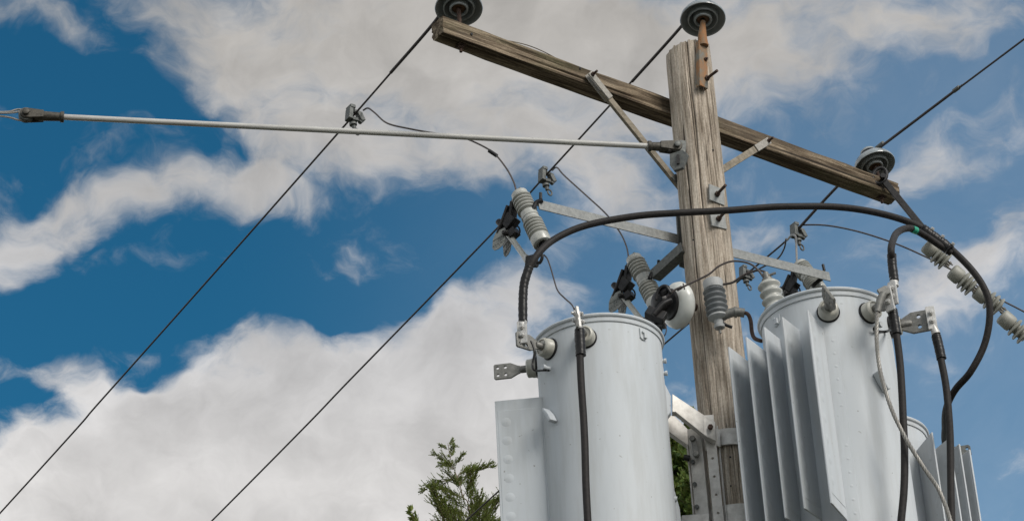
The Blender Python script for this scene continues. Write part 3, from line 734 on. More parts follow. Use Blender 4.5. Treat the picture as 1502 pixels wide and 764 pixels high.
# ------------------------------------------------------------------ transformers
def spade(parent, M, n=4, t=.010, name='terminal_spade', length=.085, material='spade'):
    """flat terminal in local xy, stud along -x"""
    pl = [(-.055, -.02), (-.045, -.022), (-.005, -.043), (length - .006, -.043), (length, -.037), (length, .037), (length - .006, .043), (-.005, .043), (-.045, .022), (-.055, .02)]
    hs = [(length - .02, -.022, .0098), (length - .02, .022, .0098), (length - .062, -.022, .0098), (length - .062, .022, .0098)][:n]
    mb = MB(); mb.plate(pl, [q for q in hs if q[0] > .0], t, M, .0015); return obj(name, mb, material, parent)
def bushing(T, c, nrm, stud=.07, plate_dir=None, length=.085, roll=0):
    """side wall secondary bushing; returns the plate frame"""
    M = frame(c, nrm, Z)
    o = obj('secondary_bushing', MB().lathe([(.053, -.02), (.053, .026), (.050, .031), (.050, .052), (.045, .058), (.039, .060), (.035, .054), (.027, .052), (0, .052)], M, 40, False), 'porc_tan', T, smooth=35)
    obj('gasket', MB().lathe([(.048, -.012), (.058, -.008), (.060, .003), (.055, .008), (.048, .008)], M, 40, False), 'black', o)
    obj('stud', MB().lathe([(.020, .05), (.020, .06 + stud), (.015, .066 + stud), (0, .066 + stud)], M, 20, False), 'spade', o)
    return M, o
def lug2(parent, c, up, face, material='bright', L_=.115, w=.036):
    """two hole cable lug: flat pad with two bolts, barrel at its lower end"""
    M = frame(c, face, up.cross(face)); up = up.normalized(); face = face.normalized(); x = up.cross(face).normalized()
    M = Matrix((x, up, face)).transposed().to_4x4(); M.translation = c
    mb = MB(); mb.plate([(-w / 2, -L_ / 2), (w / 2, -L_ / 2), (w / 2, L_ / 2 - .004), (w / 2 - .004, L_ / 2), (-w / 2 + .004, L_ / 2), (-w / 2, L_ / 2 - .004)], [], .012, M, .001)
    o = obj('cable_lug', mb, material, parent)
    mb = MB()
    for dy in (-.022, .026):
        b = c + up * dy; mb.cyl(b - face * .035, b + face * .03, .0075, seg=10); mb.nut(b + face * .006, face, .0145, .012); mb.nut(b - face * .008, -face, .0145, .012); mb.nut(b - face * .024, -face, .0125, .009)
    obj('lug_bolt', mb, material, o)
    return o

TR, TH = .335, 1.47
def transformer(label, base, fin=None, H=TH, R=TR, extras=()):
    T = thing('pole_transformer', label, 'transformer', base, 'grey transformer tanks hung around the pole')
    B = Matrix.Translation(base)
    obj('tank', MB().lathe([(0, .02), (R - .03, .02), (R - .02, -.012), (R + .006, -.012), (R + .008, .0), (R, .012), (R, .02)] + [(R, z) for z in np.linspace(.1, H - .06, 12)] + [(R, H - .045)], B, 96, False), 'paint', T, smooth=50)
    obj('lid', MB().lathe([(R - .004, H - .046), (R + .006, H - .046), (R + .008, H - .040), (R + .008, H - .024), (R + .011, H - .021), (R + .017, H - .018), (R + .020, H - .010), (R + .017, H - .003), (R + .010, H), (R - .02, H + .002), (R * .7, H + .03), (R * .3, H + .045), (0, H + .048)], B, 96, False), 'paint', T, smooth=42)
    if fin:
        p0, sv, n, sp, z0, z1, us, dp, mg = fin
        sv = Vector((*sv, 0)).normalized(); h = z1 - z0; zc = (z0 + z1) / 2
        a = Vector((base.x + p0[0], base.y + p0[1], zc)) - sv * mg; b = Vector((base.x + p0[0], base.y + p0[1], zc)) + sv * (sp * (n - 1) + .03)
        nv = Vector((-sv.y, sv.x, 0)); nv = nv if nv.dot(Vector((*us[0], 0))) > 0 else -nv
        mb = MB(); hc = (a + b) / 2 - nv * .03; mb.box(frame(hc, Z, sv), (b - a).length, .06, h * .965)
        obj('radiator_header', mb, 'paint', T, .006)
        for i in range(n):
            u = Vector((*us[min(i, len(us) - 1)], 0)).normalized()
            p = Vector((base.x + p0[0], base.y + p0[1], zc)) + sv * sp * i
            M = frame(p - (Z * .03 if (i == 0 and n == 5) else Z * 0), Z, u); d = dp
            fm = MB(); fm.box(M @ Matrix.Translation((d / 2 - .01, 0, 0)), d + .02, .010, h)
            fm.prism([(.0, -h / 2 + .06), (d - .012, -h / 2 + .06), (d - .012, h / 2 - .06), (.0, h / 2 - .06)], .0135, M @ Matrix.Rotation(rad(90), 4, 'X'))
            nd = 8
            for side in (-1, 1):
                for k in range(nd):
                    z = -h / 2 + .14 + (h - .27) * k / (nd - 1)
                    fm.lathe([(.029, -.0004), (.025, .0003), (.019, .0014), (.012, .0025), (.006, .0031), (0, .0033)], M @ Matrix.Translation((d - .055, side * .0067, z)) @ Matrix.Rotation(rad(-90 * side), 4, 'X'), 20, False)
            obj('radiator_fin', fm, 'paint', T, .0025)
    return T

# heights and places from the photograph: near rim point of each lid
def tank_base(px, py, Y, H=TH, R=TR):
    p = P(px, py, Y - R); return Vector((P(px, 600, Y).x if 0 else p.x, Y, p.z - H))
T1p = tank_base(878, 460, 11.62); T2p = tank_base(1217, 422, 11.40)
T3p = Vector((P(1272, 640, 12.75).x, 12.75, 0)); rp = P(1362, 640, 12.75); T3p.z = rp.z - TH; T3p.x = rp.x - TR - .02

T1 = transformer('left grey transformer tank with one flat radiator panel and a dangling black cable', T1p, ((-.325, -.10), (.05, 1), 3, .13, T1p.z + .1, P(727, 586, T1p.y - .1).z, [(-1, .08)], .245, -.02))
T2 = transformer('large grey transformer tank at right with five bright radiator fins', T2p, ((-.065, -.335), (-.66, .75), 5, .130, T2p.z + .20, P(1144.5, 465, T2p.y - .435).z, [(-.085, -.195), (-.125, -.2)], .235, -.05))
T3 = transformer('grey transformer tank mostly hidden behind the right tank', T3p, ((.24, -.24), (.65, .76), 4, .105, T3p.z + .05, P(1357, 636, T3p.y - .44).z, [(.05, -.2), (.09, -.2)], .225, -.02))

def wall(Tp, px, py, R=TR, out=0):
    """where the ray meets the near side of a tank wall"""
    d = ray(px, py)
    for i in range(6000):
        p = EYE + d * ((Tp.y - R - .2 + i * .0002) / d.y)
        if math.hypot(p.x - Tp.x, p.y - Tp.y) <= R + out: return p, Vector((p.x - Tp.x, p.y - Tp.y, 0)).normalized()
    p = EYE + d * (Tp.y / d.y); return p, Vector((p.x - Tp.x, p.y - Tp.y, 0)).normalized()
def side(Tp, az, z, R=TR):
    n_ = Vector((math.sin(rad(az)), -math.cos(rad(az)), 0)); return Vector((Tp.x, Tp.y, z)) + n_ * R, n_

# bushings on the left tank
zB = wall(T1p, 868, 492)[0].z
cb1, nb1 = side(T1p, -13, zB - .012); MB1, OB1 = bushing(T1, cb1, nb1, .035)
cb2, nb2 = side(T1p, -52, zB); MB2, OB2 = bushing(T1, cb2, nb2, .03)
cb3, nb3 = side(T1p, -97, zB + .024); MB3, OB3 = bushing(T1, cb3, nb3, .03)
def spade_on(o, c, n_, out, roll=0, length=.085, sc=1.0):
    x = n_; zz = (Matrix.Rotation(rad(roll), 3, n_) @ x.cross(Z)).normalized(); y = zz.cross(x)
    M = Matrix((x, y, zz)).transposed().to_4x4(); M.translation = c + n_ * (out + .05 * sc); M = M @ Matrix.Scale(sc, 4); spade(o, M, length=length); return M
SM1 = spade_on(OB1, cb1, nb1, .075, 0); SM2 = spade_on(OB2, cb2, nb2, .085, 0); SM3 = spade_on(OB3, cb3, nb3, .10, 0)
# bushings on the right tank
zC = wall(T2p, 1217, 455)[0].z
cc1, nc1 = side(T2p, -4, zC - .012); _, OC1 = bushing(T2, cc1, nc1, .02); SC1 = spade_on(OC1, cc1, nc1, .055, 28, .085, 1.15)
cc2, nc2 = side(T2p, 34, zC); _, OC2 = bushing(T2, cc2, nc2, .04); SC2 = spade_on(OC2, cc2, nc2, .07, 0, .045)
cc3, nc3 = side(T2p, 74, zC + .01); _, OC3 = bushing(T2, cc3, nc3, .05); SC3 = spade_on(OC3, cc3, nc3, .055, 0, .085, 1.35)

# tank fittings
def fitting(T, Tp, px, py, kind):
    p, n_ = wall(Tp, px, py); M = frame(p, n_, Z.cross(n_))   # x sideways, y up
    mb = MB()
    if kind == 'stub': mb.lathe([(.012, 0), (.012, .03), (.016, .03), (.016, .045), (0, .045)], M, 16, False); return obj('stub_bolt', mb, 'paint', T)
    if kind == 'lug':
        M = M @ Matrix.Scale(.75, 4); mb.prism([(-.034, -.03), (-.02, -.042), (.0, -.045), (.02, -.030), (.034, .0), (.034, .034), (-.034, .040)], .012, M @ Matrix.Translation((0, 0, .004))); mb.prism([(-.014, -.02), (.014, -.02), (.014, .02), (-.014, .02)], .03, M @ Matrix.Translation((.006, -.012, .010))); mb.nut((M @ Vector((-.012, .012, .010))), n_, .008, .010); return obj('lifting_lug', mb, 'paint', T)
    if kind == 'handle':
        mb.prism([(-.01, .055), (.004, .06), (.02, .0), (.02, -.05), (.0, -.05)], .045, M @ Matrix.Rotation(rad(25), 4, 'Z') @ Matrix.Translation((0, 0, .025))); return obj('ground_bracket', mb, 'paint', T, .004)
fitting(T1, T1p, 806, 541, 'stub'); fitting(T1, T1p, 943, 491, 'lug'); fitting(T1, T1p, 811, 612, 'handle')
fitting(T2, T2p, 1284, 480, 'stub'); fitting(T2, T2p, 1288, 563, 'handle'); fitting(T2, T2p, 1140, 470, 'lug')
for z_ in (536, 554):
    q = P(972, z_, T1p.y - .0); n_ = Vector((1, -.15, 0)).normalized(); q = Vector((T1p.x, T1p.y, q.z)) + n_ * TR
    obj('stub_bolt', MB().lathe([(.012, -.005), (.010, .008), (.014, .008), (.014, .020), (0, .020)], frame(q, n_), 16, False), 'paint', T1)
# seam ridges around the bushings
# reinforcing pad with a row of welds beside the right tank's fins
def weld_pad():
    u = Vector((-.62, -.79, 0)).normalized()
    mb = MB(); z0 = T2p.z + .10; z1 = T2p.z + TH - .28; a0, a1 = -13, .5
    rows = []
    for j in range(2):
        pass
    for R_, in ((TR + .006,),):
        g0 = [[mb.bm.verts.new((T2p.x + math.sin(rad(a)) * R_, T2p.y - math.cos(rad(a)) * R_, z)) for a in np.linspace(a0, a1, 8)] for z in (z0, z1)]
        for k in range(7): mb.bm.faces.new((g0[0][k], g0[0][k + 1], g0[1][k + 1], g0[1][k]))
        g1 = [[mb.bm.verts.new((T2p.x + math.sin(rad(a)) * (TR - .004), T2p.y - math.cos(rad(a)) * (TR - .004), z)) for a in np.linspace(a0 - .8, a1 + .8, 8)] for z in (z0 - .006, z1 + .006)]
        for k in range(7):
            mb.bm.faces.new((g1[0][k], g1[0][k + 1], g0[0][k + 1], g0[0][k])); mb.bm.faces.new((g0[1][k], g0[1][k + 1], g1[1][k + 1], g1[1][k]))
        mb.bm.faces.new((g1[0][-1], g1[1][-1], g0[1][-1], g0[0][-1])); mb.bm.faces.new((g1[0][0], g0[0][0], g0[1][0], g1[1][0]))
    wm = mb
    for i in range(15):
        if i in (7, 8): continue
        z = z0 + .03 + (z1 - z0 - .06) * i / 14; a = rad(-3.2); n_ = Vector((math.sin(a), -math.cos(a), 0))
        wm.lathe([(.010, 0), (.008, .0012), (.005, .002), (0, .0024)], frame(Vector((T2p.x, T2p.y, z)) + n_ * (TR + .005), n_), 10)
    obj('radiator_pad', mb, 'paint', T2, smooth=30)
weld_pad()
# lug plate on the third tank
q = P(1411, 661, T3p.y + .05); obj('mounting_tab', MB().plate([(-.06, -.03), (.05, -.03), (.05, .02), (.04, .032), (-.06, .032)], [(.03, .008, .010)], .008, frame(q, Vector((-.2, -1, .1)), Vector((1, -.1, 0))), .001), 'galv_dark', T3)

# ribbed primary bushing on the right tank lid
def ribbed(mb, M, R_, c, z0, z1, n):
    pr = [(c, z0)]
    for i in range(n):
        a = z0 + (z1 - z0) * i / n; h = (z1 - z0) / n
        pr += [(c, a + h * .06), (R_ * .8, a + h * .25), (R_ * .97, a + h * .42), (R_, a + h * .55), (R_ * .93, a + h * .7), (c * 1.05, a + h * .88)]
    pr += [(c, z1)]; mb.lathe(pr, M, 40, True); return mb
pbt = P(1126, 412, 11.55); pbb = P(1140, 462, 11.55); axb = (pbt - pbb).normalized()
ob = obj('primary_bushing', ribbed(MB(), frame(pbb - axb * .08, axb), .063, .045, .0, (pbt - pbb).length + .07, 6), 'porc_light', T2, smooth=50)
obj('bushing_cap', MB().lathe([(.03, -.01), (.03, .012), (.016, .02), (.016, .05), (0, .05)], frame(pbt, axb), 16, False).bolt(pbt + Z * .03, Vector((1, -.3, .2)), .007, .05, .014), 'spade', ob)

# ------------------------------------------------------------------ white porcelain dome with black cap
dc = P(996, 448, 11.80); dax = Vector((-.86, -.50, -.12)).normalized()     # the axis points left and toward the viewer
M = frame(dc, dax, Z)
M = M @ Matrix.Scale(1.1, 4); r = thing('porcelain_dome', 'white porcelain dome with black cap beside the pole', 'insulator', M)
obj('dome', MB().lathe([(.0, -.052), (.045, -.05), (.085, -.040), (.112, -.018), (.120, .004), (.114, .026), (.098, .044), (.075, .056), (.05, .060), (0, .060)], Matrix(), 64, False), 'porc_white', r, local=True, smooth=60)
mb = MB(); mb.lathe([(.076, .050), (.080, .056), (.074, .066), (.05, .070), (.034, .082), (.034, .11), (.0, .115)], Matrix(), 40, False)
mb.lathe([(.0, .075), (.052, .076), (.056, .082), (.052, .105), (.03, .118), (0, .12)], Matrix.Translation((.012, .01, .02)), 28, False)
obj('black_cap', mb, 'black', r, local=True)
mb = MB(); mb.lathe([(.0, 0), (.034, .0), (.04, .012), (.03, .03), (0, .036)], frame(P(975, 428, 11.66), Vector((-.5, -.8, .3))), 24, False); mb.tube(smooth_path([P(962, 440, 11.64), P(966, 425, 11.63), P(976, 420, 11.62), P(984, 430, 11.62)]), .010, 8)
mb.tube(smooth_path([P(985, 440, 11.63), P(972, 446, 11.62), P(958, 462, 11.62)]), .016, 10); mb.box(frame(P(962, 462, 11.66), Vector((0, -1, 0.2)), Vector((1, 0, -.6))), .11, .06, .05)
obj('connector', mb, 'black', r, .004)
mb = MB(); mb.tube([dc - dax * .04, dc - dax * .11], .022, 14); mb.lathe([(.03, 0), (.03, .02)], frame(dc - dax * .08, dax), 14); obj('mounting_stud', mb, 'rust_dark', r)
mb = MB(); mb.cyl(P(953, 476, 11.75), P(975, 478, 11.68), .018); mb.box(frame(P(958, 482, 11.75), Z, Vector((1, 0, -.3))), .10, .03, .03); mb.cyl(P(962, 470, 11.7), P(964, 492, 11.72), .014)
obj('lower_clamp', mb, 'black', r, .003)
obj('pigtail', MB().tube(smooth_path([P(972, 466, 11.66), P(977, 480, 11.66), P(976, 490, 11.66), P(970, 495, 11.68)]), .0035, 6), 'wire', r)

# ------------------------------------------------------------------ lightning arrester in front of the pole
la_t = P(1045, 412, 11.74); la_b = P(1053, 464, 11.74); axl = (la_t - la_b).normalized(); LA = (la_t - la_b).length
M = frame(la_b, axl, Vector((1, 0, 0)))
r = thing('lightning_arrester', 'dark grey ribbed lightning arrester with pale cap in front of the pole', 'arrester', M)
obj('housing', ribbed(MB(), Matrix(), .063, .047, .0, LA * .75, 5), 'polymer', r, local=True, smooth=50)
obj('cap', MB().lathe([(.045, LA * .74), (.054, LA * .76), (.055, LA * .97), (.051, LA * 1.0), (0, LA * 1.01)], Matrix(), 40, False), 'polymer_light', r, local=True)
mb = MB(); mb.lathe([(.052, .004), (.056, -.008), (.042, -.020), (.026, -.026), (.024, -.05), (.030, -.056), (.028, -.072), (0, -.074)], Matrix(), 32, False)
obj('base_cup', mb, 'polymer_light', r, local=True)
obj('base_bolt', MB().bolt((0, 0, -.07), (0, 0, -1), .007, .035, .013), 'spade', r, local=True)
mb = MB(); mb.tube(smooth_path([la_b - axl * .01, P(1075, 458, 11.72), P(1092, 459, 11.72)]), .026, 12, radii=None); mb.lathe([(.031, 0), (.031, .012)], frame(P(1077, 458, 11.72), Vector((1, 0, 0))), 20)
obj('bracket', mb, 'spade', r)
obj('hanger_rod', MB().tube(smooth_path([P(1086, 459, 11.72), P(1096, 460, 11.70), P(1101, 470, 11.7), P(1103, 487, 11.68), P(1107, 496, 11.66), P(1117, 500, 11.62)], 6), .011, 10), 'rust_dark', r)
obj('lead', MB().tube(smooth_path([P(1056, 470, 11.74), P(1064, 476, 11.74), P(1074, 480, 11.74)], 5), .009, 8), 'black', r)

# ------------------------------------------------------------------ steel cluster mount on the pole
fz0 = P(1030, 735, 11.8).z
r = thing('cluster_mount', 'pale aluminium mounting frame of bands, channels and arms around the pole', 'mounting frame', Vector((PX, 12, P(1050, 764, 12).z - .5)))
def band(py, name, h):
    z = P(1060, py, 11.85).z; rr = pole_r(z) + .012; mb = MB(); rows = []
    for (a, b) in ((rr, -h / 2), (rr + .010, -h / 2), (rr + .010, h / 2), (rr, h / 2)): pass
    mb.lathe([(rr, -h / 2), (rr + .012, -h / 2), (rr + .012, h / 2), (rr, h / 2), (rr, -h / 2)], Matrix.Translation((PX, 12, z)), 64, False)
    return obj(name, mb, 'alu', r, .001)
band(642, 'pole_band', .095); band(757, 'pole_band', .12)
ztop = P(1030, 628, 11.85).z; zbt = P(1040, 764, 11.85).z - .45
def vbar(px, py, Y, w, t, hint, z1=None, z0=None, mname='alu', name='channel', holes=0):
    p = P(px, py, Y); mb = MB(); a = Vector((p.x, p.y, z0 or zbt)); b = Vector((p.x, p.y, z1 or ztop)); mb.beam(a, b, w, t, hint)
    o = obj(name, mb, mname, r, .002)
    return p, a, b, o
# left channel (a U section), hole strip, right channel
hx = Vector((.9, -.42, 0)).normalized(); hn = Vector((-.42, -.9, 0)).normalized()
p, a, b, o = vbar(1024, 690, 11.84, .075, .008, hx, name='channel_web')
for s in (-1, 1): vbar(1024 + s * 10, 690, 11.84 + .03 - s * .015, .008, .06, hx, name='channel_flange')
p = P(1047, 690, 11.80); hh = ztop + .05 - zbt
obj('hole_strip', MB().plate([(-.026, -hh / 2), (.026, -hh / 2), (.026, hh / 2), (-.026, hh / 2)], [(0, hh / 2 - .15 - i * .105, .0075) for i in range(7)], .008, frame(Vector((p.x, p.y, (ztop + .05 + zbt) / 2)), Vector((0, -1, 0)), Vector((1, 0, 0))), .001), 'alu', r)
for i in range(4):
    z = ztop - .2 - i * .13; q = P(1018, 690, 11.84); obj('rivet', MB().lathe([(.012, -.004), (.012, .003), (0, .004)], frame(Vector((q.x - .004, q.y - .006, z)), hn), 14), 'galv_dark', r)
vbar(1058, 690, 11.85, .008, .05, Vector((1, 0, 0)), name='channel_flange'); vbar(1088, 690, 11.86, .010, .06, Vector((1, 0, 0)), z1=ztop + .0, name='channel_flange'); vbar(1094, 690, 11.90, .03, .03, Vector((1, 0, 0)), z1=ztop + .08, name='channel_flange')
# dark chain link shackle on the channel
mb = MB(); s0 = P(1017, 645, 11.80); s1 = P(1022, 668, 11.80); mb.beam(s0, s1, .03, .03, Vector((1, 0, 0))); mb.nut(s0, Vector((-.3, -1, 0)), .018, .03); mb.nut(s1, Vector((-.3, -1, 0)), .018, .03); obj('shackle', mb, 'spade', r, .003)
obj('side_bolt', MB().tube([P(1012, 672, 11.84), P(1003, 670, 11.84)], .016, 12), 'black', r)
# arms to the left tank
def boxarm(pts, w, t, hint, name='tank_arm'):
    mb = MB()
    for a, b in zip(pts, pts[1:]): mb.beam(a, b, w, t, hint)
    return obj(name, mb, 'alu', r, .003)
a0 = P(986, 595, 11.70); a1 = P(1034, 624, 11.72); a2 = P(1052, 633, 11.74)
up_v = Vector((.0, .0, 1))
mb = MB()
def slab(pix, Y0, Y1, t, name, material='alu', parent=r):
    """a plate whose corners are seen at these pixels, Y running Y0..Y1 left to right"""
    xs = [p[0] for p in pix]; x0, x1 = min(xs), max(xs); mb = MB(); fr = []; bk = []
    for x, y in pix:
        Y = Y0 + (Y1 - Y0) * (x - x0) / (x1 - x0); p = P(x, y, Y); fr.append(mb.bm.verts.new(p)); bk.append(mb.bm.verts.new(p + Vector((0, t, 0))))
    mb.bm.faces.new(fr); mb.bm.faces.new(bk[::-1]); n = len(fr)
    for i in range(n): mb.bm.faces.new((fr[i], bk[i], bk[(i + 1) % n], fr[(i + 1) % n]))
    return obj(name, mb, material, parent, .003)
ar = slab([(986, 577), (1034, 609), (1049, 618), (1050, 646), (1036, 640), (991, 604), (986, 604)], 11.66, 11.74, .05, 'tank_arm')
slab([(974, 606), (990, 610), (1012, 632), (1012, 655), (974, 628)], 11.80, 11.86, .05, 'tank_arm')
obj('arm_bolt', MB().nut(P(1042, 627, 11.72), Vector((0, -1, 0)), .015, .02), 'rust_dark', ar)
slab([(1031, 607), (1037, 611), (1038, 641), (1032, 637)], 11.715, 11.722, .012, 'arm_collar')
# the tank's own hanger pad
slab([(966, 553), (975, 562), (984, 580), (984, 604), (975, 615), (966, 618)], T1p.y - .02, T1p.y + .04, .05, 'hanger_pad', 'paint', T1)
slab([(1050, 628), (1056, 629), (1057, 655), (1050, 653)], 11.80, 11.80, .02, 'band_ear'); slab([(1085, 610), (1092, 612), (1093, 640), (1086, 642)], 11.86, 11.86, .03, 'band_ear')
slab([(1000, 755), (1040, 752), (1040, 778), (1000, 782)], 11.80, 11.78, .05, 'lower_arm')
obj('small_bolt', MB().nut(P(1086, 624, 11.855), Vector((0, -1, 0)), .012, .015), 'rust_dark', r)
slab([(984, 700), (997, 745), (1002, 790), (984, 790)], T1p.y, T1p.y, .04, 'hanger_pad', 'paint', T1)
obj('stub_bolt', MB().cyl(P(984, 731, T1p.y - .05), P(993, 732, T1p.y - .05), .015), 'paint', T1)

# ------------------------------------------------------------------ heavy black cables
def taped(mb, pts, r0, wob=.003):
    """overlapping tape turns round a path"""
    path = smooth_path(pts, 12); rr = []
    for i in range(len(path)): rr.append(r0 + wob * ((i * .37) % 1.0))
    mb.tube(path, r0, 16, True, rr); return mb
def cable(label, pts, r0=.019, per=12, material='rubber', group='thick black cables of the transformers'):
    pp = [q + Vector((noise.noise(q * 3.1), noise.noise(q * 3.1 + Vector((9, 0, 0))), noise.noise(q * 3.1 + Vector((0, 9, 0))))) * .006 for q in smooth_path(pts, per)]
    o = obj('power_cable', MB().tube(pp, r0, 16), material, smooth=70); return setp(o, label, 'cable', group)
pS2 = SM2 @ Vector((.045, 0, 0)); yS2 = pS2.y
A_px = [(767, 474, yS2), (767, 440, yS2), (771, 405, yS2), (786, 375, yS2), (813, 351, 11.36), (860, 331, 11.40), (930, 317, 11.44), (1000, 312, 11.46), (1080, 308, 11.5), (1150, 303, 11.54), (1220, 303, 11.58), (1280, 310, 11.6), (1335, 327, 11.6), (1380, 352, 11.6), (1420, 390, 11.6), (1445, 425, 11.6), (1452, 458, 11.62), (1444, 505, 11.66), (1424, 545, 11.7), (1401, 572, 11.8), (1388, 600, 11.95), (1386, 630, 12.35), (1387, 660, 12.75), (1385, 700, 13.0), (1380, 760, 13.1)]
cA = cable('longest thick black cable arching from the left tank over the pole to the right', [P(*q) for q in A_px])
obj('tape_wrap', taped(MB(), [P(767, 474, yS2), P(767, 440, yS2), P(769, 415, yS2), P(776, 392, yS2)], .0225), 'tape', cA)
obj('tape_wrap', taped(MB(), [P(1352, 336, 11.585), P(1366, 346, 11.585), P(1380, 356, 11.585), P(1394, 367, 11.585)], .030, .004), 'tape', cA)
for x, y in ((1364, 337), (1379, 348), (1394, 359)): obj('connector_bolt', MB().nut(P(x + 3, y, 11.56), Vector((.5, -.5, .6)), .010, .014), 'bright', cA)
pS = SC2 @ Vector((.045, 0, 0)); yC2 = pS.y - .03
cB = cable('short thick black cable looping up from the right tank, with green tape', [P(1312, 415, yC2), P(1309, 385, yC2), (P(1308, 362, yC2)), P(1316, 342, 11.3), P(1334, 335, 11.42), P(1356, 345, 11.52), P(1380, 360, 11.57), P(1395, 370, 11.6)])
obj('tape_wrap', taped(MB(), [P(1312, 413, yC2), P(1309, 390, yC2), P(1308, 374, yC2)], .0225), 'tape', cB)
obj('green_band', MB().tube([P(1338, 336.0, 11.435), P(1344, 338.6, 11.457)], .0205, 20), 'green', cB)
yS1 = (SM1 @ Vector((.04, 0, 0))).y
cC = cable('thick black cable hanging down the front of the left tank', [P(850, 484, yS1), P(851, 520, yS1), P(853, 560, yS1), P(856, 620, yS1), P(859, 680, yS1), P(864, 790, yS1), P(868, 900, yS1 + .05)])
obj('tape_wrap', taped(MB(), [P(850, 483, yS1), P(851, 500, yS1), P(852, 521, yS1)], .025), 'tape', cC)
cD = cable('thick black cable hanging down the right side of the right tank', [P(1310, 456, yC2), P(1315, 490, yC2), P(1320, 540, yC2), P(1325, 600, yC2), P(1327, 660, yC2), P(1325, 720, yC2), P(1320, 790, yC2), P(1316, 900, yC2)])
obj('tape_wrap', taped(MB(), [P(1309, 454, yC2), P(1312, 472, yC2), P(1315, 490, yC2)], .024), 'tape', cD)
pS3 = SC3 @ Vector((.07, 0, 0)); yC3 = pS3.y - .02
cE = cable('thick black cable hanging free at the right from the four hole terminal', [P(1374, 494, yC3), P(1380, 525, yC3), P(1388, 570, yC3), P(1393, 630, yC3), P(1395, 700, yC3), P(1396, 800, yC3), P(1397, 900, yC3)])
obj('tape_wrap', taped(MB(), [P(1373, 492, yC3), P(1377, 508, yC3), P(1381, 526, yC3)], .024), 'tape', cE)
# lugs
def screen_up(a, b): return (b - a).normalized()
FW = Vector((0, -1, 0))
lu = lug2(cC, P(847, 466, yS1), screen_up(P(850, 484, yS1), P(845, 452, yS1)), Vector((-.93, -.36, 0)), L_=.12, w=.04)
obj('barrel', MB().tube([P(849, 478, yS1), P(850, 486, yS1)], .021, 16, radii=[.016, .022]), 'bright', lu)
lu = lug2(cA, P(766, 487, yS2 - .01), screen_up(P(766, 500, yS2), P(765, 474, yS2)), Vector((-.25, -.95, -.1)), L_=.13, w=.05)
obj('barrel', MB().tube([P(767, 470, yS2), P(766, 478, yS2)], .022, 16), 'bright', lu)
lu = lug2(cB, P(1310, 430, yC2 - .01), screen_up(P(1313, 444, yC2), P(1309, 414, yC2)), Vector((-.55, -.8, 0)), L_=.13, w=.042)
obj('barrel', MB().tube([P(1311, 408, yC2), P(1312, 420, yC2)], .022, 16), 'bright', lu)
lu = lug2(cD, P(1303, 438, yC2 - .03), screen_up(P(1307, 455, yC2), P(1300, 422, yC2)), Vector((-.55, -.8, 0)), L_=.14, w=.046)
obj('barrel', MB().tube([P(1307, 448, yC2), P(1310, 459, yC2)], .022, 16), 'bright', lu)
lu = lug2(cE, P(1366, 466, yC3 - .01), screen_up(P(1368, 480, yC3), P(1363, 452, yC3)), Vector((-.1, -1, -.1)), L_=.13, w=.045)
obj('barrel', MB().tube([P(1369, 478, yC3), P(1373, 490, yC3)], .023, 16, radii=[.018, .024]), 'bright', lu)

# twisted bare strand
def twisted(pts, r0, n, pitch):
    path = smooth_path(pts, 60); mb = MB(); L_ = 0; acc = [0]
    for a, b in zip(path, path[1:]): L_ += (b - a).length; acc.append(L_)
    t = (path[1] - path[0]).normalized(); nr = t.orthogonal().normalized(); fr = []
    for i, p in enumerate(path):
        t2 = (path[min(i + 1, len(path) - 1)] - path[max(i - 1, 0)]).normalized(); nr = t.rotation_difference(t2) @ nr; t = t2; fr.append((p, nr.copy(), t.cross(nr)))
    for k in range(n):
        mb.tube([p + (a * math.cos(acc[i] / pitch * 2 * math.pi + 2 * math.pi * k / n) + b * math.sin(acc[i] / pitch * 2 * math.pi + 2 * math.pi * k / n)) * r0 for i, (p, a, b) in enumerate(fr)], r0 * .95, 6)
    return mb
yF = yC2 - .05
o = obj('bare_strand', twisted([P(1287, 456, yF), P(1286, 500, yF), P(1292, 548, yF), P(1308, 600, yF), P(1330, 645, yF), P(1355, 685, yF), P(1378, 720, yF), P(1394, 764, yF), P(1404, 820, yF)], .0056, 4, .085), 'strand'); setp(o, 'pale twisted bare strand crossing in front of the hanging cables', 'wire')
mb = MB(); mb.tube([P(1296, 430, yF), P(1291, 440, yF), P(1287, 458, yF)], .018, 14, radii=[.02, .02, .015]); mb.box(frame(P(1296, 428, yF), FW, Vector((1, 0, .5))), .05, .05, .02); obj('ferrule', mb, 'spade', o, .003)
# ground straps on the left tank
o = obj('ground_strap', MB().tube(smooth_path([P(779, 500, yS2 - .01), P(784, 515, yS2 - .01), P(781, 535, yS2), P(784, 543, yS2 - .02), P(797, 543, 11.4), P(805, 543, 11.38)]), .006, 8), 'tape'); setp(o, 'thin black strap curling between two terminals of the left tank', 'wire')
o = obj('ground_strap', MB().tube(smooth_path([P(1305, 460, yC2), P(1306, 480, yC2 + .05), P(1300, 486, 11.2), P(1284, 485, 11.12), P(1282, 480, 11.1)]), .007, 8), 'tape'); setp(o, 'thin black strap below the bushing of the right tank', 'wire')

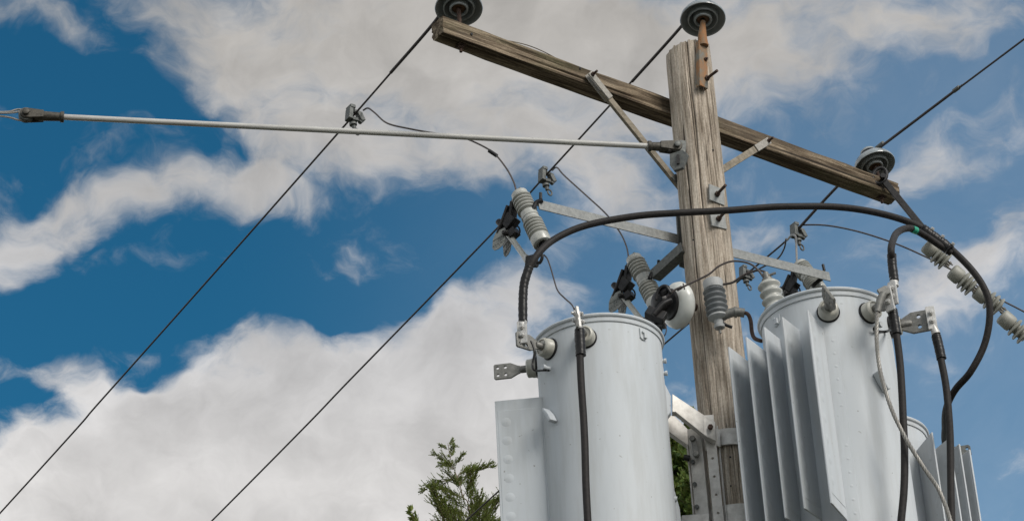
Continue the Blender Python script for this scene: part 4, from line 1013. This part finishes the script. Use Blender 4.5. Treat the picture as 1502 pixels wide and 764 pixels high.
# ------------------------------------------------------------------ strain insulator chain at the right
h0 = arm_front(1294, 262, .02)
r = thing('extension_link', 'black steel link with shackle hooked on the right crossarm end', 'link', h0)
S1_ = P(1352, 333, h0.y + .02)
mb = MB(); dd = (S1_ - h0).normalized(); mb.beam(h0 + dd * .02, S1_ + dd * .12, .042, .016, Vector((1, 0, 0)).cross(dd).cross(dd)); obj('link_bar', mb, 'black', r, .003)
mb = MB(); c = P(1290, 258, h0.y); ux = (P(1300, 246, h0.y) - c).normalized(); uy = (P(1300, 268, h0.y) - c).normalized()
mb.tube([c + ux * math.cos(a) * .058 + uy * math.sin(a) * .044 for a in np.linspace(0, 2 * math.pi, 25)], .013, 12, False); mb.tube([h0 + Vector((0, -.03, 0)), h0 + Vector((0, .05, 0))], .013, 12); mb.nut(h0 + Vector((0, -.02, 0)), FW, .02, .02)
obj('shackle', mb, 'black', r)
YS = h0.y + .10
chain_px = [((1357, 358), (1389, 386)), ((1395, 396), (1428, 424)), ((1431, 425), (1468, 453)), ((1468, 462), (1506, 496))]
names = ['topmost strain insulator of the chain, tucked under the joined black cables', 'second strain insulator from the top of the chain', 'third strain insulator, partly behind the curving black cable', 'lowest strain insulator, cut by the right picture edge']
prev = None
for (a, b), nm in zip(chain_px, names):
    pa = P(*a, YS); pb = P(*b, YS + .05); YS += .05; ax = (pb - pa); L_ = ax.length
    r = thing('strain_insulator', nm, 'insulator', frame(pa, ax), 'strain insulators in the chain at the right')
    c_ = .050
    pr = [(0, 0), (.030, 0), (.044, .004), (.051, .014), (.052, L_ * .36), (.047, L_ * .44), (.034, L_ * .46)]
    for k in range(3):
        z = L_ * (.47 + .175 * k); pr += [(.034, z), (.050, z + .003), (.060, z + .009), (.064, z + .015), (.062, z + .021), (.050, z + .024), (.036, z + .025)]
    pr += [(.03, L_ * .97), (0, L_ * .98)]
    obj('porcelain', MB().lathe(pr, Matrix(), 40, False), 'porc_chain', r, local=True, smooth=45)
    mb = MB(); mb.cyl((0, 0, L_ * .95), (0, 0, L_ * 1.12), .009, seg=10)
    for s in (-1, 1): mb.box(Matrix.Translation((s * .014, 0, L_ * 1.06)), .006, .02, .05)
    mb.cyl((-.022, 0, L_ * 1.08), (.022, 0, L_ * 1.08), .008, seg=10); obj('socket_pin', mb, 'strand', r, .001, local=True)

# ------------------------------------------------------------------ thin tap wires
def tap(label, pts, r0=.0042, material='brown_wire'):
    return wire('tap_wire', label, 'wire', pts, r0, material, 'thin tap wires to the cutouts and bushings')
def path(pxs, Ya, Yb): return [P(x, y, Ya + (Yb - Ya) * i / (len(pxs) - 1)) for i, (x, y) in enumerate(pxs)]
o = tap('thin tap wire from the far left clamp to the left fuse cutout', path([(533, 162), (540, 159), (550, 166), (568, 181), (600, 189), (640, 196), (665, 198), (690, 206), (722, 223), (742, 246), (753, 266), (757, 279)], K1.y, ta.y), .0052)
obj('crimp_sleeve', MB().tube([P(717, 221, ta.y - .1), P(729, 229, ta.y - .1)], .011, 10), 'black', o)
tap('thin tap wire from the middle clamp down to the fuse cutout beside the pole', path([(810, 250), (817, 246), (828, 258), (860, 287), (890, 315), (910, 342), (919, 362), (922, 378)], K2.y, tb.y), .0050)
tap('long thin wire leaving the right clamp toward the strain insulator chain', path([(1172, 333), (1180, 330), (1215, 331), (1260, 340), (1310, 356), (1350, 373), (1400, 398), (1450, 430), (1502, 457), (1560, 490)], K3.y, 13.4), .0055)
tap('short pale hook wire from the right clamp down behind the steel bar', path([(1155, 352), (1161, 345), (1167, 347), (1168, 362), (1169, 390)], K3.y - .03, tc_.y), .0065, 'strand')
tap('short tap wire joining the two clamps above the right tank', path([(1153, 350), (1150, 365), (1140, 380), (1120, 391), (1105, 399)], K3.y, K4.y), .0055)
o = tap('wavy brown tap wire crossing the pole from the white dome to the ribbed bushing', path([(978, 436), (990, 425), (1003, 420), (1022, 411), (1040, 402), (1055, 390), (1075, 383), (1098, 386), (1112, 396), (1122, 410)], 11.64, 11.55), .0058)
obj('twist_knot', MB().tube(smooth_path([P(1002, 416, 11.66), P(1004, 424, 11.64)], 4), .004, 6).tube(path([(993, 425), (1000, 421)], 11.64, 11.64), .010, 8), 'brown_wire', o)
tap('brown tap wire from the lightning arrester cap to the ribbed bushing', path([(1061, 417), (1075, 414), (1090, 404), (1108, 397), (1120, 398), (1129, 405), (1131, 413)], 11.72, 11.53), .0066)
tap('thin black wire from the left fuse cutout down to the left tank terminal', path([(798, 374), (803, 380), (808, 394), (812, 408), (818, 426), (828, 437), (838, 446), (842, 453)], ba.y - .03, yS1), .0042, 'wire')

# ------------------------------------------------------------------ trees
def leafy(mb, p, d, n, size, spread, rng):
    for _ in range(n):
        c = p + Vector((rng.gauss(0, 1), rng.gauss(0, 1), rng.gauss(0, 1))) * spread
        a = (d + Vector((rng.uniform(-1, 1), rng.uniform(-1, 1), rng.uniform(-.6, 1))) * .8).normalized(); b = a.orthogonal().normalized(); b = Matrix.Rotation(rng.uniform(0, 6.28), 3, a) @ b
        s = size * rng.uniform(.6, 1.4); w = s * .30
        v = [mb.bm.verts.new(q) for q in (c, c + a * s * .5 + b * w, c + a * s, c + a * s * .5 - b * w)]; mb.bm.faces.new(v)
def juniper(label, top, seed, spread_r, limit=1.9, lm='leaf', leaf=.034, step=.021, tw=3):
    rng = random.Random(seed); base = Vector((top.x + rng.uniform(.05, .2), top.y, 0)); H = top.z
    r = thing('juniper_tree', label, 'tree', base, 'trees behind the pole')
    lean = [base, base + Vector((.02, 0, H * .5)), Vector((top.x + .10, top.y, H - 1.2)), Vector((top.x + .06, top.y, H - .5)), top]
    pth = smooth_path(lean, 14)
    obj('trunk', MB().tube(pth, .1, 10, True, [max(.004, .14 * (1 - i / (len(pth) - 1)) ** 1.35) for i in range(len(pth))]), 'bark', r)
    bm_ = MB(); lf = MB()
    def at_h(h):
        for a, b in zip(pth, pth[1:]):
            if a.z <= h <= b.z: return a.lerp(b, (h - a.z) / (b.z - a.z + 1e-9))
        return pth[-1]
    h = H - .05; k = 0
    while h > H - 4.5:
        dpt = H - h; fine = dpt < limit
        L_ = (.10 + dpt * spread_r) * rng.uniform(.6, 1.25); L_ = min(L_, 1.4)
        az = rng.uniform(0, 6.28); st = at_h(h); out = Vector((math.cos(az), math.sin(az), 0))
        pts = [st, st + out * L_ * .4 + Z * L_ * .18, st + out * L_ * .75 + Z * L_ * .45, st + out * L_ + Z * L_ * (.62 + rng.uniform(-.3, .3))]
        pp = smooth_path(pts, 6); bm_.tube(pp, .006, 5, True, [.003 + .010 * (1 - i / len(pp)) * min(1, L_) for i in range(len(pp))])
        for i, q in enumerate(pp):
            if i < 3: continue
            for _ in range(tw if fine else 1):
                l2 = L_ * rng.uniform(.12, .40) * (1.15 - i / len(pp)) + .04
                dr = ((pp[min(i + 1, len(pp) - 1)] - pp[i - 1]).normalized() + Vector((rng.uniform(-1, 1), rng.uniform(-1, 1), rng.uniform(-.5, .9))) * .8).normalized()
                e = q + dr * l2; bm_.tube([q, e], .0022, 4)
                m_ = max(3, int(l2 / .018))
                for j in range(m_):
                    t = (j + 1) / m_; leafy(lf, q.lerp(e, t), dr, 3 if fine else 4, leaf * (1 if fine else 2.0) * (1.3 - .5 * t), (.004 + .006 * (1 - t)) if fine else .03, rng)
        for j in range(4): leafy(lf, pp[-1] - (pp[-1] - pp[-2]) * j, (pp[-1] - pp[-2]).normalized(), 3, leaf, .006, rng)
        h -= step if fine else .06
    for j in range(22): leafy(lf, at_h(H - j * .018), Z, 2, leaf * .9, .006, rng)
    obj('branches', bm_, 'bark', r); obj('crown', lf, lm, r, smooth=0)
    return r
def feathery_juniper(label, top):
    rng = random.Random(21); base = Vector((top.x + .25, top.y, 0)); H = top.z
    r = thing('juniper_tree', label, 'tree', base, 'trees behind the pole')
    pth = smooth_path([base, base + Vector((-.05, 0, H * .5)), Vector((top.x + .22, top.y, H - 1.4)), Vector((top.x + .13, top.y, H - .6)), Vector((top.x + .03, top.y, H - .22)), top], 16)
    zt = [q.z for q in pth]
    obj('trunk', MB().tube(pth, .1, 10, True, [.0025 + .13 * max(0, (H - q.z) / H) ** 1.25 for q in pth]), 'bark', r)
    wood_, lf = MB(), MB()
    def at_h(h):
        for a, b in zip(pth, pth[1:]):
            if a.z <= h <= b.z: return a.lerp(b, (h - a.z) / (b.z - a.z + 1e-9))
        return pth[-1]
    def scale_leaf(p, d, size):
        b = d.orthogonal().normalized(); b = Matrix.Rotation(rng.uniform(0, 6.28), 3, d) @ b; w = size * .22
        v = [lf.bm.verts.new(q) for q in (p, p + d * size * .45 + b * w, p + d * size, p + d * size * .45 - b * w)]; lf.bm.faces.new(v)
    def twig(p, d, L_, size, bend):
        n = max(3, int(L_ / (size * .42))); q = p.copy(); dd = d.copy()
        for i in range(n):
            t = i / n; dd = (dd + Z * bend + Vector((rng.uniform(-1, 1), rng.uniform(-1, 1), rng.uniform(-1, 1))) * .10).normalized(); q = q + dd * (L_ / n)
            for _ in range(2):
                a = (dd + Vector((rng.uniform(-1, 1), rng.uniform(-1, 1), rng.uniform(-1, 1))) * (.75 * (1 - .6 * t))).normalized(); scale_leaf(q, a, size * rng.uniform(.7, 1.25) * (1.1 - .4 * t))
        wood_.tube([p, p + d * L_ * .6], .0014, 3)
    def bough(p, az, L_, size, rise, twigs):
        out = Vector((math.cos(az), math.sin(az), 0)); q = p.copy(); d = (out * 1.0 + Z * rise).normalized(); pts = [p.copy()]; n = 9
        curl = rng.uniform(-.13, .10)
        for i in range(n):
            d = (d + Z * curl + Vector((rng.uniform(-1, 1), rng.uniform(-1, 1), rng.uniform(-1, 1))) * .09).normalized(); q = q + d * (L_ / n); pts.append(q.copy())
        wood_.tube(pts, .003, 5, True, [.0016 + .006 * min(1, L_) * (1 - i / n) for i in range(n + 1)])
        side_ = d.cross(Z).normalized()
        for i in range(twigs):
            t = (i + rng.random()) / twigs
            if t < .12: continue
            a = pts[min(n - 1, int(t * n))].lerp(pts[min(n, int(t * n) + 1)], (t * n) % 1); fw = (pts[-1] - p).normalized()
            sd_ = side_ * (1 if i % 2 else -1)
            dr = (fw * .8 + sd_ * rng.uniform(.2, .9) + Z * rng.uniform(-.35, .7)).normalized(); l2 = (.26 * L_ * (1.15 - t) + .035) * rng.uniform(.6, 1.5)
            twig(a, dr, l2, size, .03)
            if l2 > .06: twig(a + dr * l2 * .4, (dr + fw * .6 - sd_ * .4).normalized(), l2 * .5, size, .03)
        twig(pts[-2], (pts[-1] - pts[-2]).normalized(), .035 + L_ * .12, size, .02)
    h = H - .03; az = 0.6
    while h > H - 4.5:
        dp_ = H - h; near_ = dp_ < 1.6
        L_ = (.09 + .52 * dp_ ** .85) * rng.uniform(.55, 1.3); L_ = min(L_, 1.9)
        bough(at_h(h), az, L_, .022 if near_ else .07, rng.uniform(.35, 1.1), int(5 + (L_ * 80 if near_ else L_ * 18))); az += 2.4 + rng.uniform(-.5, .5)
        h -= (.046 if near_ else .08)
    for j in range(26): scale_leaf(at_h(H - .25 + j * .01), (Z + Vector((rng.uniform(-1, 1), rng.uniform(-1, 1), 0)) * .6).normalized(), .015)
    obj('branches', wood_, 'bark', r); obj('crown', lf, 'leaf', r, smooth=0)
feathery_juniper('feathery green juniper top rising left of the left tank', P(657, 650, 24.0))
juniper('green tree showing in the gap between the left tank and the pole', P(985, 655, 18.0), 11, .75, 1.9, 'leaf2', .045)
